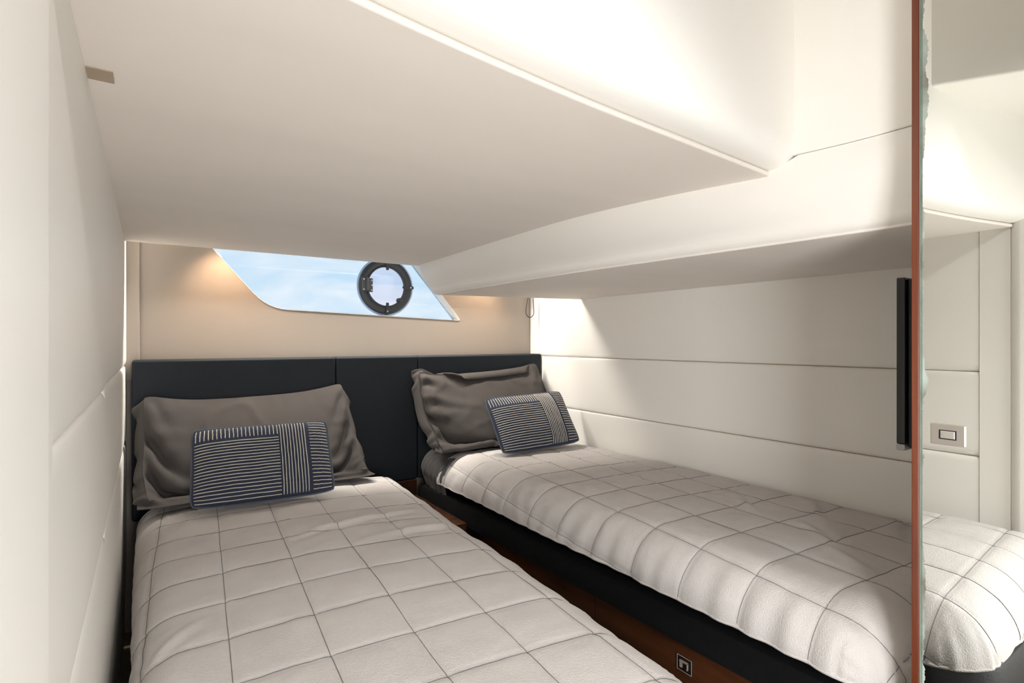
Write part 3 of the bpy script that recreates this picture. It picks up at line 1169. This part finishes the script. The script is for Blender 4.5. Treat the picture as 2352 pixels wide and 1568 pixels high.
        for q in quads[mixed]:
            poly_ = []
            for e in range(4):
                i, j = int(q[e]), int(q[(e + 1) % 4])
                if sgn[i] <= 0:
                    poly_.append(i)
                if (sgn[i] <= 0) != (sgn[j] <= 0):
                    poly_.append(cutpt(i, j))
            if len(poly_) >= 3:
                faces.append(tuple(poly_))
        ex_ = np.array(extra).reshape(-1, 2)
        XE, YE, ZE_, _ = s.surf(ex_[:, 0], ex_[:, 1])
        pts = np.concatenate([np.stack([X.reshape(-1), Y.reshape(-1), Z.reshape(-1)], -1), np.stack([XE, YE, ZE_], -1)])
        used = np.unique(np.concatenate([np.array(f_) for f_ in faces]))
        remap = -np.ones(len(pts), int)
        remap[used] = np.arange(len(used))
        o = obj(name, pts[used], [tuple(remap[list(f_)]) for f_ in faces], M['duvet'], None, True)
        # rolled hem right round the hanging sides and along the head edge
        P_ = s.poly
        path = []
        hl = [3, 0, 1, 2]
        def side(a, b, nx_, ny_, m_):
            for t in np.linspace(0, 1, m_):
                path.append((a[0] + (b[0] - a[0]) * t, a[1] + (b[1] - a[1]) * t, nx_, ny_))
        def nrm(a, b):
            d = (b - a) / np.linalg.norm(b - a)
            return d[1], -d[0]
        n0 = nrm(P_[3], P_[0]); n1 = nrm(P_[0], P_[1]); n2 = nrm(P_[1], P_[2])
        def arc(c, na, nb):
            a0, a1 = math.atan2(na[1], na[0]), math.atan2(nb[1], nb[0])
            if a1 < a0:
                a1 += 2 * math.pi
            for t in np.linspace(0, 1, 16):
                path.append((c[0], c[1], math.cos(a0 + (a1 - a0) * t), math.sin(a0 + (a1 - a0) * t)))
        side(P_[3], P_[0], n0[0], n0[1], 130); arc(P_[0], n0, n1)
        side(P_[0], P_[1], n1[0], n1[1], 50); arc(P_[1], n1, n2)
        side(P_[1], P_[2], n2[0], n2[1], 130)
        pa = np.array(path)
        dm_ = s.dmix(pa[:, 2], pa[:, 3]) * 0.998
        px_, py_ = pa[:, 0] + pa[:, 2] * dm_, pa[:, 1] + pa[:, 3] * dm_
        uu_, vv_ = px_ * s.c - py_ * s.s, px_ * s.s + py_ * s.c
        ok = vv_ < s.vh
        XH, YH, ZH, _ = s.surf(uu_[ok], vv_[ok], -0.003)
        k = MB()
        k.tube(np.stack([XH, YH, ZH], -1), 0.0042, 7)
        k.build('hem', M['duvet'], o, True)
        ue = np.linspace(ua, ub, 140)
        sg_ = s.excess(ue, np.full(ue.shape, vb))
        ue = ue[sg_ < 0]
        XH, YH, ZH, _ = s.surf(ue, np.full(ue.shape, vb), -0.003)
        k = MB()
        k.tube(np.stack([XH, YH, ZH], -1), 0.0042, 7)
        k.build('hem', M['duvet'], o, True)
        return o
    def dmix(s, nx, ny):
        wl_, wr_, wf_ = np.maximum(-nx, 0) ** 2, np.maximum(nx, 0) ** 2, ny ** 2
        ws = np.maximum(wl_ + wr_ + wf_, 1e-9)
        return (wl_ * s.dm[0] + wr_ * s.dm[1] + wf_ * s.dm[2]) / ws
    def excess(s, u, v):
        x, y = s.plan(u, v)
        cx_, cy_, d, sd = s.closest(x, y)
        nx = np.where(d > 1e-9, (x - cx_) / np.maximum(d, 1e-9), 0)
        ny = np.where(d > 1e-9, (y - cy_) / np.maximum(d, 1e-9), 0)
        return np.where(d > 1e-9, d - s.dmix(nx, ny), -np.maximum(sd, 1e-4))
    def seams(s, parent):
        ua, ub, va, vb = s.lims()
        def run(us, vs):
            X, Y, Z, over = s.surf(us, vs, 0.0005, True)
            seg = []
            for i in range(len(us)):
                if over[i]:
                    if len(seg) > 4:
                        emit_seg(seg)
                    seg = []
                else:
                    seg.append((X[i], Y[i], Z[i]))
            if len(seg) > 4:
                emit_seg(seg)
        def emit_seg(seg):
            k = MB()
            k.tube(seg, 0.0007, 4)
            k.build('stitch_seam', M['thread'], parent, True)
        a0, a1 = math.ceil((ua - s.u0) / s.qu), math.floor((ub - s.u0) / s.qu)
        for a in range(a0, a1 + 1):
            vs = np.arange(va, vb, 0.009)
            us = np.full(vs.shape, s.u0 + a * s.qu) + 0.0012 * vnoise(vs * 9, vs * 0 + a, s.seed + 70, 2)
            run(us, vs)
        b0, b1 = math.ceil((va - s.v0) / s.qv), math.floor((vb - s.v0) / s.qv)
        for b in range(b0, b1 + 1):
            us = np.arange(ua, ub, 0.009)
            vs = np.full(us.shape, s.v0 + b * s.qv) + 0.0012 * vnoise(us * 9, us * 0 + b, s.seed + 80, 2)
            run(us, vs)
        # hem stitching along the head edge
        us = np.arange(ua, ub, 0.009)
        run(us, np.full(us.shape, vb - 0.022))

dl = Duvet([(0.022, 0.192), (0.264, 0.192), (0.312, 0.985), (0.022, 0.985)], -0.2205, (0.033, 0.054, 0.050), (0.078, 0.0775, 0.075),
           math.radians(4.1), 0.0174, 0.4500, 0.0605, 0.0635, 0.865, 3, 0.012, 1.0, ((0.185, 0.640, 0.28, 0.12, 0.013, 0.008), (0.265, 0.585, 0.10, 0.10, 0.016, 0.007), (0.255, 0.650, 0.2, 0.08, 0.012, 0.005), (0.015, 0.47, 0.9, 0.06, 0.012, 0.004)))
dlo = dl.build('duvet')
tag(dlo, 'light grey quilted duvet over the left bunk, nearest the camera', 'duvet', 'quilted grey duvets')
dl.seams(dlo)
dr = Duvet([(0.481, 0.200), (0.702, 0.200), (0.702, 0.985), (0.479, 0.985)], -0.2025, (0.052, 0.020, 0.043), (0.079, 0.030, 0.079),
           math.radians(4.8), 0.4275, 0.2524, 0.0620, 0.0622, 0.898, 11, 0.006, 1.4, ((0.62, 0.40, 1.0, 0.08, 0.016, 0.006), (0.66, 0.33, 0.7, 0.10, 0.018, 0.007), (0.58, 0.29, 1.1, 0.08, 0.016, 0.006), (0.67, 0.25, 0.4, 0.09, 0.016, 0.006), (0.60, 0.55, 0.2, 0.10, 0.014, 0.004), (0.54, 0.24, 1.2, 0.07, 0.014, 0.005)))
dro = dr.build('duvet')
tag(dro, 'grey quilted duvet over the right bunk along the panelled wall', 'duvet', 'quilted grey duvets')
dr.seams(dro)

# ================================================================== PILLOWS (small cloth solver)
def sim_pillow(W, H, fl, place, press, vol, grav, planes, iters=170, h=0.0135, pinch=0.94, seed=0, sub=5, flange_noise=0.0, hold_ring=False, barrel=(0.0, 0.0), bend=0.12, corner=(0.0, 0.0)):
    """place(u, v) -> 3-D start position and normal; returns positions, front/back index grids"""
    nu = int(round(W / h)) + 1
    nv = int(round(H / h)) + 1
    us = np.linspace(-W / 2, W / 2, nu)
    vs = np.linspace(-H / 2, H / 2, nv)
    U, W2 = np.meshgrid(us, vs, indexing='ij')
    fr = np.arange(nu * nv).reshape(nu, nv)
    kf = max(0, int(round(fl / h)))
    interior = np.zeros((nu, nv), bool)
    interior[kf + 1:nu - kf - 1, kf + 1:nv - kf - 1] = True
    bk = fr.copy()
    nbk = interior.sum()
    bk[interior] = nu * nv + np.arange(nbk)
    bu, bv = barrel
    PU = U * (1 + bu * (1 - (2 * W2 / H) ** 2))
    PV = W2 * (1 + bv * (1 - (2 * U / W) ** 2))
    PU = PU * (1 - corner[0] * np.abs(2 * W2 / H) ** 7 * np.abs(2 * U / W) ** 3)
    PV = PV * (1 - corner[1] * np.abs(2 * U / W) ** 7 * np.abs(2 * W2 / H) ** 3)
    pos0, nrm = place(PU, PV)
    pat = np.zeros((nu * nv + nbk, 2))
    pat[:nu * nv, 0] = PU.reshape(-1); pat[:nu * nv, 1] = PV.reshape(-1)
    pat[nu * nv:, 0] = PU[interior]; pat[nu * nv:, 1] = PV[interior]
    r = np.random.default_rng(seed)
    jit = 0.0015 * r.standard_normal((nu, nv))
    rip = flange_noise * vnoise(U * 11, W2 * 11, seed, 2) * (~interior)
    P = np.zeros((nu * nv + nbk, 3))
    P[:nu * nv] = (pos0 + nrm * (jit + rip + 0.006 * interior)[..., None]).reshape(-1, 3)
    P[nu * nv:] = (pos0 + nrm * (jit - 0.006)[..., None])[interior]
    # edges
    E, L, S = [], [], []
    du = us[1] - us[0]
    dv = vs[1] - vs[0]
    ringm = np.zeros((nu, nv), bool)
    ringm[kf:nu - kf, kf:nv - kf] = True
    ringm &= ~interior
    def edges(g, di, dj, stiff, backonly):
        if dj >= 0:
            a = g[:nu - di, :nv - dj]
            b = g[di:, dj:]
            ra = ringm[:nu - di, :nv - dj] & ringm[di:, dj:]
        else:
            a = g[:nu - di, -dj:]
            b = g[di:, :nv + dj]
            ra = ringm[:nu - di, -dj:] & ringm[di:, :nv + dj]
        a = a.reshape(-1); b = b.reshape(-1); ra = ra.reshape(-1)
        if backonly:
            k_ = (a >= nu * nv) | (b >= nu * nv)
            a, b, ra = a[k_], b[k_], ra[k_]
        ln = np.hypot(pat[a, 0] - pat[b, 0], pat[a, 1] - pat[b, 1])
        E.append(np.stack([a, b], 1))
        L.append(np.where(ra, ln * pinch, ln))
        S.append(np.full(len(a), stiff))
    for g, bo in ((fr, False), (bk, True)):
        edges(g, 1, 0, 1.0, bo); edges(g, 0, 1, 1.0, bo)
        edges(g, 1, 1, 0.55, bo); edges(g, 1, -1, 0.55, bo)
        edges(g, 2, 0, bend, bo); edges(g, 0, 2, bend, bo)
        edges(g, 4, 0, bend * 0.3, bo); edges(g, 0, 4, bend * 0.3, bo)
    E = np.concatenate(E); L = np.concatenate(L); S = np.concatenate(S)
    N = len(P)
    cnt = np.maximum(np.bincount(E.reshape(-1), np.repeat(S, 2), N), 1e-6)
    # triangles for the pressure
    def tris(g, flipped):
        a, b, c, d = g[:-1, :-1], g[1:, :-1], g[1:, 1:], g[:-1, 1:]
        t = np.concatenate([np.stack([a, b, c], -1).reshape(-1, 3), np.stack([a, c, d], -1).reshape(-1, 3)])
        return t[:, ::-1] if flipped else t
    gi = (slice(kf, nu - kf), slice(kf, nv - kf))
    T = np.concatenate([tris(fr[gi], False), tris(bk[gi], True)])
    vel = np.zeros_like(P)
    P_start = P.copy()
    hold = fr[ringm] if hold_ring else np.zeros(0, int)
    dt = 1 / 60
    gv = np.array(grav)
    for it in range(iters):
        A, B, C = P[T[:, 0]], P[T[:, 1]], P[T[:, 2]]
        nrmT = np.cross(B - A, C - A)
        volume = np.einsum('ij,ij->i', A, np.cross(B, C)).sum() / 6
        p_ = press * max(0.0, 1 - abs(volume) / vol)
        F = np.zeros_like(P)
        for ax in range(3):
            for q in range(3):
                F[:, ax] += np.bincount(T[:, q], nrmT[:, ax], N)
        sgn = 1.0
        F = F / 6 * p_ / (du * dv)
        vel = (vel + dt * (F * sgn + gv)) * 0.93
        Q = P + dt * vel
        for _ in range(sub):
            D = Q[E[:, 1]] - Q[E[:, 0]]
            ln = np.sqrt((D * D).sum(1)) + 1e-9
            cor = (S * 0.5 * (ln - L) / ln)[:, None] * D
            for ax in range(3):
                acc = np.bincount(E[:, 0], cor[:, ax], N) - np.bincount(E[:, 1], cor[:, ax], N)
                Q[:, ax] += 1.7 * acc / cnt
            for (pn, pd) in planes:
                s_ = Q @ pn - pd
                k_ = s_ < 0
                if k_.any():
                    Q[k_] -= np.outer(s_[k_], pn)
                    tg = Q[k_] - P[k_]
                    tg -= np.outer(tg @ pn, pn)
                    Q[k_] -= 0.6 * tg
        Q[hold] += 0.05 * (P_start[hold] - Q[hold])
        vel = (Q - P) / dt
        P = Q
    return P, fr, bk, us, vs, kf

def pillow_mesh(name, P, fr, bk, m, kf):
    nu, nv = fr.shape
    def quads(g):
        return np.stack([g[:-1, :-1], g[1:, :-1], g[1:, 1:], g[:-1, 1:]], -1).reshape(-1, 4)
    qf = quads(fr)
    qb = quads(bk)
    qb = qb[(qb >= nu * nv).any(1)][:, ::-1]
    return obj(name, P, np.concatenate([qf, qb]), m, None, True)

def leaning_place(cx_, yb, zb, yt, zt, roll=0.0, yaw=0.0, bow=0.0):
    """rectangle whose bottom edge stands at (yb, zb) and top at (yt, zt)"""
    up = np.array([0, yt - yb, zt - zb])
    Lh = np.linalg.norm(up)
    up /= Lh
    ex = np.array([math.cos(yaw), math.sin(yaw), 0])
    nn = np.cross(ex, up)
    nn /= np.linalg.norm(nn)
    c, s_ = math.cos(roll), math.sin(roll)
    ex2 = ex * c + up * s_
    up2 = up * c - ex * s_
    cen = np.array([cx_, (yb + yt) / 2, (zb + zt) / 2])
    def place(U, W2):
        p = cen + U[..., None] * ex2 + W2[..., None] * up2
        return p, np.broadcast_to(nn, p.shape)
    return place

def sham(name, cx_, W, H, base_y, top_y, zb, seed, roll, planes, vol, press=60, fl=0.05, pinch=0.93, iters=170, yaw=0.0, fnoise=0.01, crease=(0.004, 0.004, 0.003)):
    L = H
    dz = math.sqrt(max(0.01, L * L - (top_y - base_y) ** 2))
    place = leaning_place(cx_, base_y, zb, top_y, zb + dz, roll, yaw)
    P, fr, bk, us, vs, kf = sim_pillow(W, H, fl, place, press, vol, (0, 0.2, -0.7), planes, iters, 0.0115, pinch, seed, 5, fnoise, True, (0.05, 0.12), 0.05)
    # creases running in from the sewn edge
    nu_, nv_ = fr.shape
    G = P[fr]
    NN = np.cross(np.gradient(G, axis=0), np.gradient(G, axis=1))
    NN /= np.linalg.norm(NN, axis=2, keepdims=True) + 1e-12
    U_, V_ = np.meshgrid(us, vs, indexing='ij')
    d1 = W / 2 - fl - U_
    d2 = W / 2 - fl + U_
    d3 = H / 2 - fl - np.abs(V_)
    ph = 3.0 * vnoise(U_ * 9, V_ * 9, seed + 50, 2)
    al, ar, at_ = crease
    wr_ = al * np.sin(2 * math.pi * V_ / 0.075 + ph) * np.exp(-np.abs(d2) / 0.10) * (0.5 + 0.8 * vnoise(V_ * 12, U_ * 6, seed + 51, 2))
    wr_ += ar * np.sin(2 * math.pi * V_ / 0.065 + ph * 1.3) * np.exp(-np.abs(d1) / 0.07) * (0.5 + 0.8 * vnoise(V_ * 12, U_ * 6, seed + 52, 2))
    wr_ += at_ * np.sin(2 * math.pi * U_ / 0.060 + ph) * np.exp(-np.abs(d3) / 0.04) * (0.5 + 0.8 * vnoise(U_ * 9, V_ * 9, seed + 53, 2))
    rid = (1 - np.abs(vnoise(U_ * 5 + V_ * 3, V_ * 7 - U_ * 2, seed + 54, 2))) ** 8
    wr_ += 0.006 * rid
    inside = np.clip(np.minimum(np.minimum(d1, d2), d3) / 0.012, 0, 1)
    P[fr.reshape(-1)] += (NN * (wr_ * inside)[..., None]).reshape(-1, 3)
    o = pillow_mesh(name, P, fr, bk, M['sham'], kf)
    sol = o.modifiers.new('hem', 'SOLIDIFY')
    sol.thickness = 0.0025
    sol.offset = 0
    ss = o.modifiers.new('smooth', 'SUBSURF')
    ss.levels = 1
    ss.render_levels = 1
    return o, P, fr, bk, us, vs, kf

def plane(n_, p):
    n_ = np.array(n_, float)
    n_ /= np.linalg.norm(n_)
    return (n_, float(n_ @ np.array(p, float)))

zbl = -0.208 * K + ZE
zbr = -0.196 * K + ZE
hy = 0.951 * K
def shamseams(o, P, fr, kf, parent):
    nu, nv = fr.shape
    ring = [fr[i, kf] for i in range(kf, nu - kf)] + [fr[nu - kf - 1, j] for j in range(kf + 1, nv - kf)] + \
           [fr[i, nv - kf - 1] for i in range(nu - kf - 2, kf - 1, -1)] + [fr[kf, j] for j in range(nv - kf - 2, kf - 1, -1)]
    k = MB()
    k.tube([P[q] for q in ring], 0.0016, 5)
    k.build('flange_seam', M['sham'], parent, True)

pl_planes = [plane((0, 0, 1), (0, 0, zbl)), plane((0, -1, 0), (0, hy, 0)), plane((1, 0, 0), (-0.0195 * K, 0, 0))]
o, P, fr, bk, us, vs, kf = sham('pillow', 0.138 * K, 0.80, 0.53, 2.02, 2.35, zbl, 5, 0.03, pl_planes, 0.027, fl=0.05, pinch=0.90, fnoise=0.014)
tag(o, 'charcoal pillow in a flanged sham propped at the head of the left bunk', 'pillow', 'charcoal flanged pillows')
shamseams(o, P, fr, kf, o)
pr_planes = [plane((0, 0, 1), (0, 0, zbr)), plane((0, -1, 0), (0, hy, 0)), plane((-1, 0, 0), ((RW - 0.001) * K, 0, 0))]
o, P, fr, bk, us, vs, kf = sham('pillow', 0.566 * K, 0.80, 0.53, 2.09, 2.375, zbr, 19, 0.05, pr_planes, 0.027, fl=0.05, pinch=0.84, fnoise=0.02, crease=(0.020, 0.004, 0.004))
tag(o, 'charcoal pillow with a gathered end at the head of the right bunk', 'pillow', 'charcoal flanged pillows')
shamseams(o, P, fr, kf, o)

# ------------------------------------------------------------------ striped cushions
def cushion(label, cen, ex, up, W, H, seed):
    ex = np.array(ex, float); ex /= np.linalg.norm(ex)
    up = np.array(up, float)
    up -= ex * (up @ ex)
    up /= np.linalg.norm(up)
    nn = np.cross(ex, up)
    cen = np.array(cen, float)
    nu, nv = 41, 27
    us = np.sin(np.linspace(-1, 1, nu) * math.pi / 2 * 0.86) / math.sin(math.pi / 2 * 0.86)
    vs = np.sin(np.linspace(-1, 1, nv) * math.pi / 2 * 0.86) / math.sin(math.pi / 2 * 0.86)
    A_, B_ = np.meshgrid(us, vs, indexing='ij')
    # plump filled body inside a softly rounded, slightly drawn-in rectangle
    x_ = W / 2 * A_ * (1 - 0.035 * np.abs(B_) ** 8 * np.abs(A_) ** 3) * (1 - 0.014 * (1 - B_ ** 2))
    y_ = H / 2 * B_ * (1 - 0.055 * np.abs(A_) ** 8 * np.abs(B_) ** 3) * (1 - 0.020 * (1 - A_ ** 2))
    h_ = 0.047 * ((1 - np.abs(A_) ** 3.2) * (1 - np.abs(B_) ** 2.6)) ** 0.62
    h_ = h_ * (1 + 0.07 * vnoise(A_ * 2.2, B_ * 2.2, seed, 2))
    sag = -0.006 * (1 - A_ ** 2) * (1 - B_) * 0.5
    interior = np.zeros((nu, nv), bool)
    interior[1:-1, 1:-1] = True
    fr = np.arange(nu * nv).reshape(nu, nv)
    bk = fr.copy()
    bk[interior] = nu * nv + np.arange(interior.sum())
    mid = cen + x_[..., None] * ex + (y_ + sag)[..., None] * up
    P = np.concatenate([(mid + (h_ * interior)[..., None] * nn).reshape(-1, 3), (mid - (h_ * 0.8)[..., None] * nn)[interior]])
    kf = 0
    o = pillow_mesh('cushion', P, fr, bk, M['navy'], kf)
    ss = o.modifiers.new('smooth', 'SUBSURF')
    ss.levels = 1
    ss.render_levels = 1
    tag(o, label, 'cushion', 'navy striped cushions')
    G = P[fr]
    nu, nv = fr.shape
    # normals on the front grid
    gu = np.gradient(G, axis=0)
    gv = np.gradient(G, axis=1)
    NN = np.cross(gu, gv)
    NN /= np.linalg.norm(NN, axis=2, keepdims=True) + 1e-12
    def at(u, v):
        a = np.clip(np.interp(u * 2, us, np.arange(nu)), 0, nu - 1.001)
        b = np.clip(np.interp(v * 2, vs, np.arange(nv)), 0, nv - 1.001)
        i = a.astype(int); j = b.astype(int)
        fa = (a - i)[:, None]; fb = (b - j)[:, None]
        def bl(Z):
            return (Z[i, j] * (1 - fa) + Z[i + 1, j] * fa) * (1 - fb) + (Z[i, j + 1] * (1 - fa) + Z[i + 1, j + 1] * fa) * fb
        return bl(G) + bl(NN) * 0.0006
    r = np.random.default_rng(seed)
    def stripe(u0, v0, u1, v1):
        n = 26
        t = np.linspace(0, 1, n)
        wob = 0.0022 * vnoise(t * 7, t * 0 + r.random() * 50, seed, 2)
        du_, dv_ = u1 - u0, v1 - v0
        u = u0 + du_ * t + (wob if abs(dv_) > abs(du_) else 0)
        v = v0 + dv_ * t + (wob if abs(du_) > abs(dv_) else 0) * 1.6
        pts = at(u, v)
        k = MB()
        rr = list(0.00165 * (1 + 0.18 * vnoise(t * 14, t * 0 + r.random() * 50, seed + 3, 2)))
        k.tube(pts, rr, 6)
        k.build('embroidered_stripe', M['cord'], o, True)
    L, R_, B, T_ = -0.485, 0.485, -0.475, 0.475
    cs, c2 = 0.115, 0.31       # block borders
    vt = 0.285
    # long horizontal stripes, left block
    nrow = 19
    for q in range(nrow):
        v = B + 0.01 + (vt - 0.045 - B) * q / (nrow - 1)
        stripe(L + 0.005, v, cs - 0.012, v)
    # short upright stripes along the top of the left block
    ncol = 21
    for q in range(ncol):
        u = L + 0.012 + (cs - 0.03 - L) * q / (ncol - 1)
        stripe(u, vt + 0.015, u, T_ - 0.015)
    # upright stripes of the middle block
    for q in range(9):
        u = cs + 0.004 + (c2 - 0.012 - cs) * q / 8
        stripe(u, B + 0.005, u, T_ - 0.01)
    # short horizontal stripes of the right block
    for q in range(21):
        v = B + 0.02 + (T_ - 0.035 - B) * q / 20
        stripe(c2 + 0.025, v, R_ - 0.005, v)
    # piping round the seam
    ring = [fr[i, 0] for i in range(nu)] + [fr[nu - 1, j] for j in range(1, nv)] + [fr[i, nv - 1] for i in range(nu - 2, -1, -1)] + [fr[0, j] for j in range(nv - 2, -1, -1)]
    k = MB()
    k.tube([P[q] for q in ring], 0.0032, 6)
    k.build('piping', M['pipe'], o, True)
    return o

def cush_from(bl, br, tl, W, H):
    bl, br, tl = [np.array(V(*p)) for p in (bl, br, tl)]
    ex = br - bl
    up = tl - bl
    ex_ = ex / np.linalg.norm(ex)
    up_ = up - ex_ * (up @ ex_)
    up_ /= np.linalg.norm(up_)
    cen = bl + ex_ * W / 2 + up_ * H / 2
    return cen, ex, up
c_, e_, u_ = cush_from((0.0425, 0.772, -0.208), (0.216, 0.756, -0.207), (0.0405, 0.836, -0.120), 0.435, 0.275)
cushion('navy cushion with cream embroidered stripes on the left bunk', c_, e_, u_, 0.435, 0.275, 3)
c_, e_, u_ = cush_from((0.510, 0.782, -0.196), (0.702, 0.777, -0.190), (0.500, 0.836, -0.116), 0.435, 0.275)
cushion('navy cushion with cream embroidered stripes on the right bunk', c_, e_, u_, 0.435, 0.275, 6)

# ================================================================== WARDROBE WITH MIRROR DOOR, TV
wd = empty('wardrobe')
tag(wd, 'wardrobe with an old mirror door and mahogany edge at the right', 'wardrobe')
kbox('carcass', MX + 0.010, RW + 0.002, -0.36, MY - 0.002, FL, 0.384, M['vinyl'], wd)
dr_ = kbox('door', MX + 0.0022, MX + 0.0095, -0.30, MY - 0.0042, FL + 0.01, 0.383, M['mahog'], wd)
kbox('door_edging', MX - 0.0006, MX + 0.0095, MY - 0.0042, MY, FL + 0.005, 0.384, M['mahog'], wd, 0.0015)
ye = (MY - 0.0046) * K
mk = MB()
mk.box((MX * K, -0.30 * K, (FL + 0.012) * K + ZE), ((MX + 0.0018) * K, ye, 0.382 * K + ZE))
mo = mk.build('mirror', mirror_material(ye), wd)
kk = MB()
kk.box((MX * K - 0.0012, ye - 0.0012, (FL + 0.012) * K + ZE), (MX * K - 0.0001, ye + 0.0006, 0.382 * K + ZE))
kk.box((MX * K - 0.0008, ye - 0.0036, (FL + 0.012) * K + ZE), (MX * K - 0.0001, ye - 0.0026, 0.382 * K + ZE))
kk.build('glass_bevel', M['edge'], mo)
# flush door latch set in the mirror
ly, lz = 0.1288, -0.0598
k = MB()
k.box(V(MX - 0.0014, ly - 0.0090, lz - 0.0066), V(MX + 0.0002, ly + 0.0090, lz + 0.0066))
lt = k.build('latch_plate', M['steel'], wd)
bevel(lt, 0.001, 2)
k = MB()
k.box(V(MX - 0.00165, ly - 0.0048, lz - 0.0030), V(MX - 0.0013, ly + 0.0044, lz + 0.0030))
k.build('latch_recess', M['tvm'], lt)
k = MB()
k.box(V(MX - 0.0024, ly - 0.0042, lz - 0.0024), V(MX - 0.0015, ly + 0.0036, lz + 0.0025))
lv = k.build('latch_lever', M['chrome'], lt)
bevel(lv, 0.0015, 2)

tv = empty('television')
tag(tv, 'slim black television seen edge-on beside the mahogany door edge', 'television')
o = kbox('screen_bezel', 0.448, 0.712, 0.1608, 0.1662, -0.0735, 0.0460, M['tv'], tv, 0.002)
kbox('screen', 0.4515, 0.7085, 0.1662, 0.16645, -0.0690, 0.0425, M['tv'], tv)
kbox('rear_case', 0.4515, 0.709, 0.1490, 0.1606, -0.0765, 0.0450, M['tvm'], tv, 0.004)
kbox('bottom_strip', 0.448, 0.712, 0.1608, 0.1662, -0.0782, -0.0737, M['silver'], tv, 0.0015)

# little fabric tab tucked between left wall and headliner
k = MB()
k.box(V(LW - 0.004, 0.347, CZ - 0.0006), V(-0.0150, 0.362, CZ - 0.0001))
tb = k.build('fabric_tab', M['tab'])
tag(tb, 'small beige fabric tab poking out at the headliner above the left wall', 'tab')

# ================================================================== LAMPS
def spot_lamp(name, label, x, y, z, aim, power, color, size):
    e_ = empty(name)
    tag(e_, label, 'lamp', 'hidden reading lamps above the window')
    p = V(x, y, z)
    a = V(*aim)
    d = (a - p).normalized()
    k = MB()
    k.lathe(p - d * 0.012, d, [(0.0005, -0.02), (0.018, -0.02), (0.020, 0.0), (0.020, 0.008), (0.017, 0.008), (0.016, 0.0)], 20)
    k.build('housing', M['lamp'], e_, True)
    k = MB()
    k.lathe(p - d * 0.012, d, [(0.0005, 0.003), (0.016, 0.003)], 20)
    k.build('lens', M['bulb'], e_)
    kbox('bracket', x - 0.003, x + 0.003, y - 0.003, y + 0.003, z + 0.004, 0.206, M['lamp'], e_)
    l = bpy.data.lights.new('lamp_light', 'SPOT')
    l.energy = power
    l.color = color
    l.spot_size = math.radians(size)
    l.spot_blend = 0.8
    l.shadow_soft_size = 0.015
    lo = bpy.data.objects.new('lamp_light', l)
    COL.objects.link(lo)
    lo.location = p + d * 0.004
    lo.rotation_euler = d.to_track_quat('-Z', 'Y').to_euler()
    lo.parent = e_
spot_lamp('reading_lamp', 'reading lamp in the blind pocket washing the wall left of the window', 0.105, 0.934, 0.157, (0.120, 0.998, 0.075), 4.0, (1.0, 0.66, 0.40), 110)
spot_lamp('reading_lamp', 'reading lamp in the blind pocket washing the wall right of the window', 0.600, 0.934, 0.150, (0.575, 0.998, 0.065), 3.0, (1.0, 0.66, 0.40), 110)

# fill strip added under the lid of the blind pocket to brighten the bunk heads
st = empty('fill_strip')
tag(st, 'added fill strip, unseen in the blind pocket above the headboard', 'lamp')
kbox('channel', 0.05, 0.63, 0.936, 0.954, 0.2025, 0.2058, M['lamp'], st)
kbox('strip_shield', 0.05, 0.63, 0.9568, 0.9578, 0.166, 0.2058, M['lamp'], st)  # unseen shield added to keep the strip's light off the upper wall
kbox('diffuser', 0.052, 0.628, 0.938, 0.952, 0.2015, 0.2024, M['bulb'], st)
lo = area('lamp_light', V(0.340, 0.945, 0.2005), (math.radians(-12), 0, 0), 1.43, 0.034, 23, (1.0, 0.94, 0.86))
lo.parent = st

# recessed downlights in the high ceiling over the entrance
def recessed(label, x, y, aim, power):
    e_ = empty('downlight')
    tag(e_, label, 'lamp', 'recessed downlights over the entrance')
    p = V(x, y, 0.3845)
    k = MB()
    k.lathe(p, (0, 0, -1), [(0.048, -0.001), (0.048, 0.005), (0.044, 0.008), (0.036, 0.006), (0.035, 0.001)], 28)
    k.build('bezel', M['chrome'], e_, True)
    k = MB()
    k.lathe(p, (0, 0, -1), [(0.0005, 0.003), (0.035, 0.003)], 28)
    k.build('lens', M['bulb'], e_)
    l = bpy.data.lights.new('lamp_light', 'SPOT')
    l.energy = power
    l.color = (1.0, 0.985, 0.95)
    l.spot_size = math.radians(96)
    l.spot_blend = 1.0
    l.shadow_soft_size = 0.06
    lo = bpy.data.objects.new('lamp_light', l)
    COL.objects.link(lo)
    lo.location = p + Vector((0, 0, -0.03))
    d = (V(*aim) - lo.location).normalized()
    lo.rotation_euler = d.to_track_quat('-Z', 'Y').to_euler()
    lo.parent = e_
recessed('recessed ceiling downlight aimed at the foot of the left bunk', 0.165, -0.05, (0.14, 0.16, -0.25), 30)
recessed('recessed ceiling downlight above the aisle beside the wardrobe', 0.33, -0.10, (0.10, 0.14, -0.25), 30)
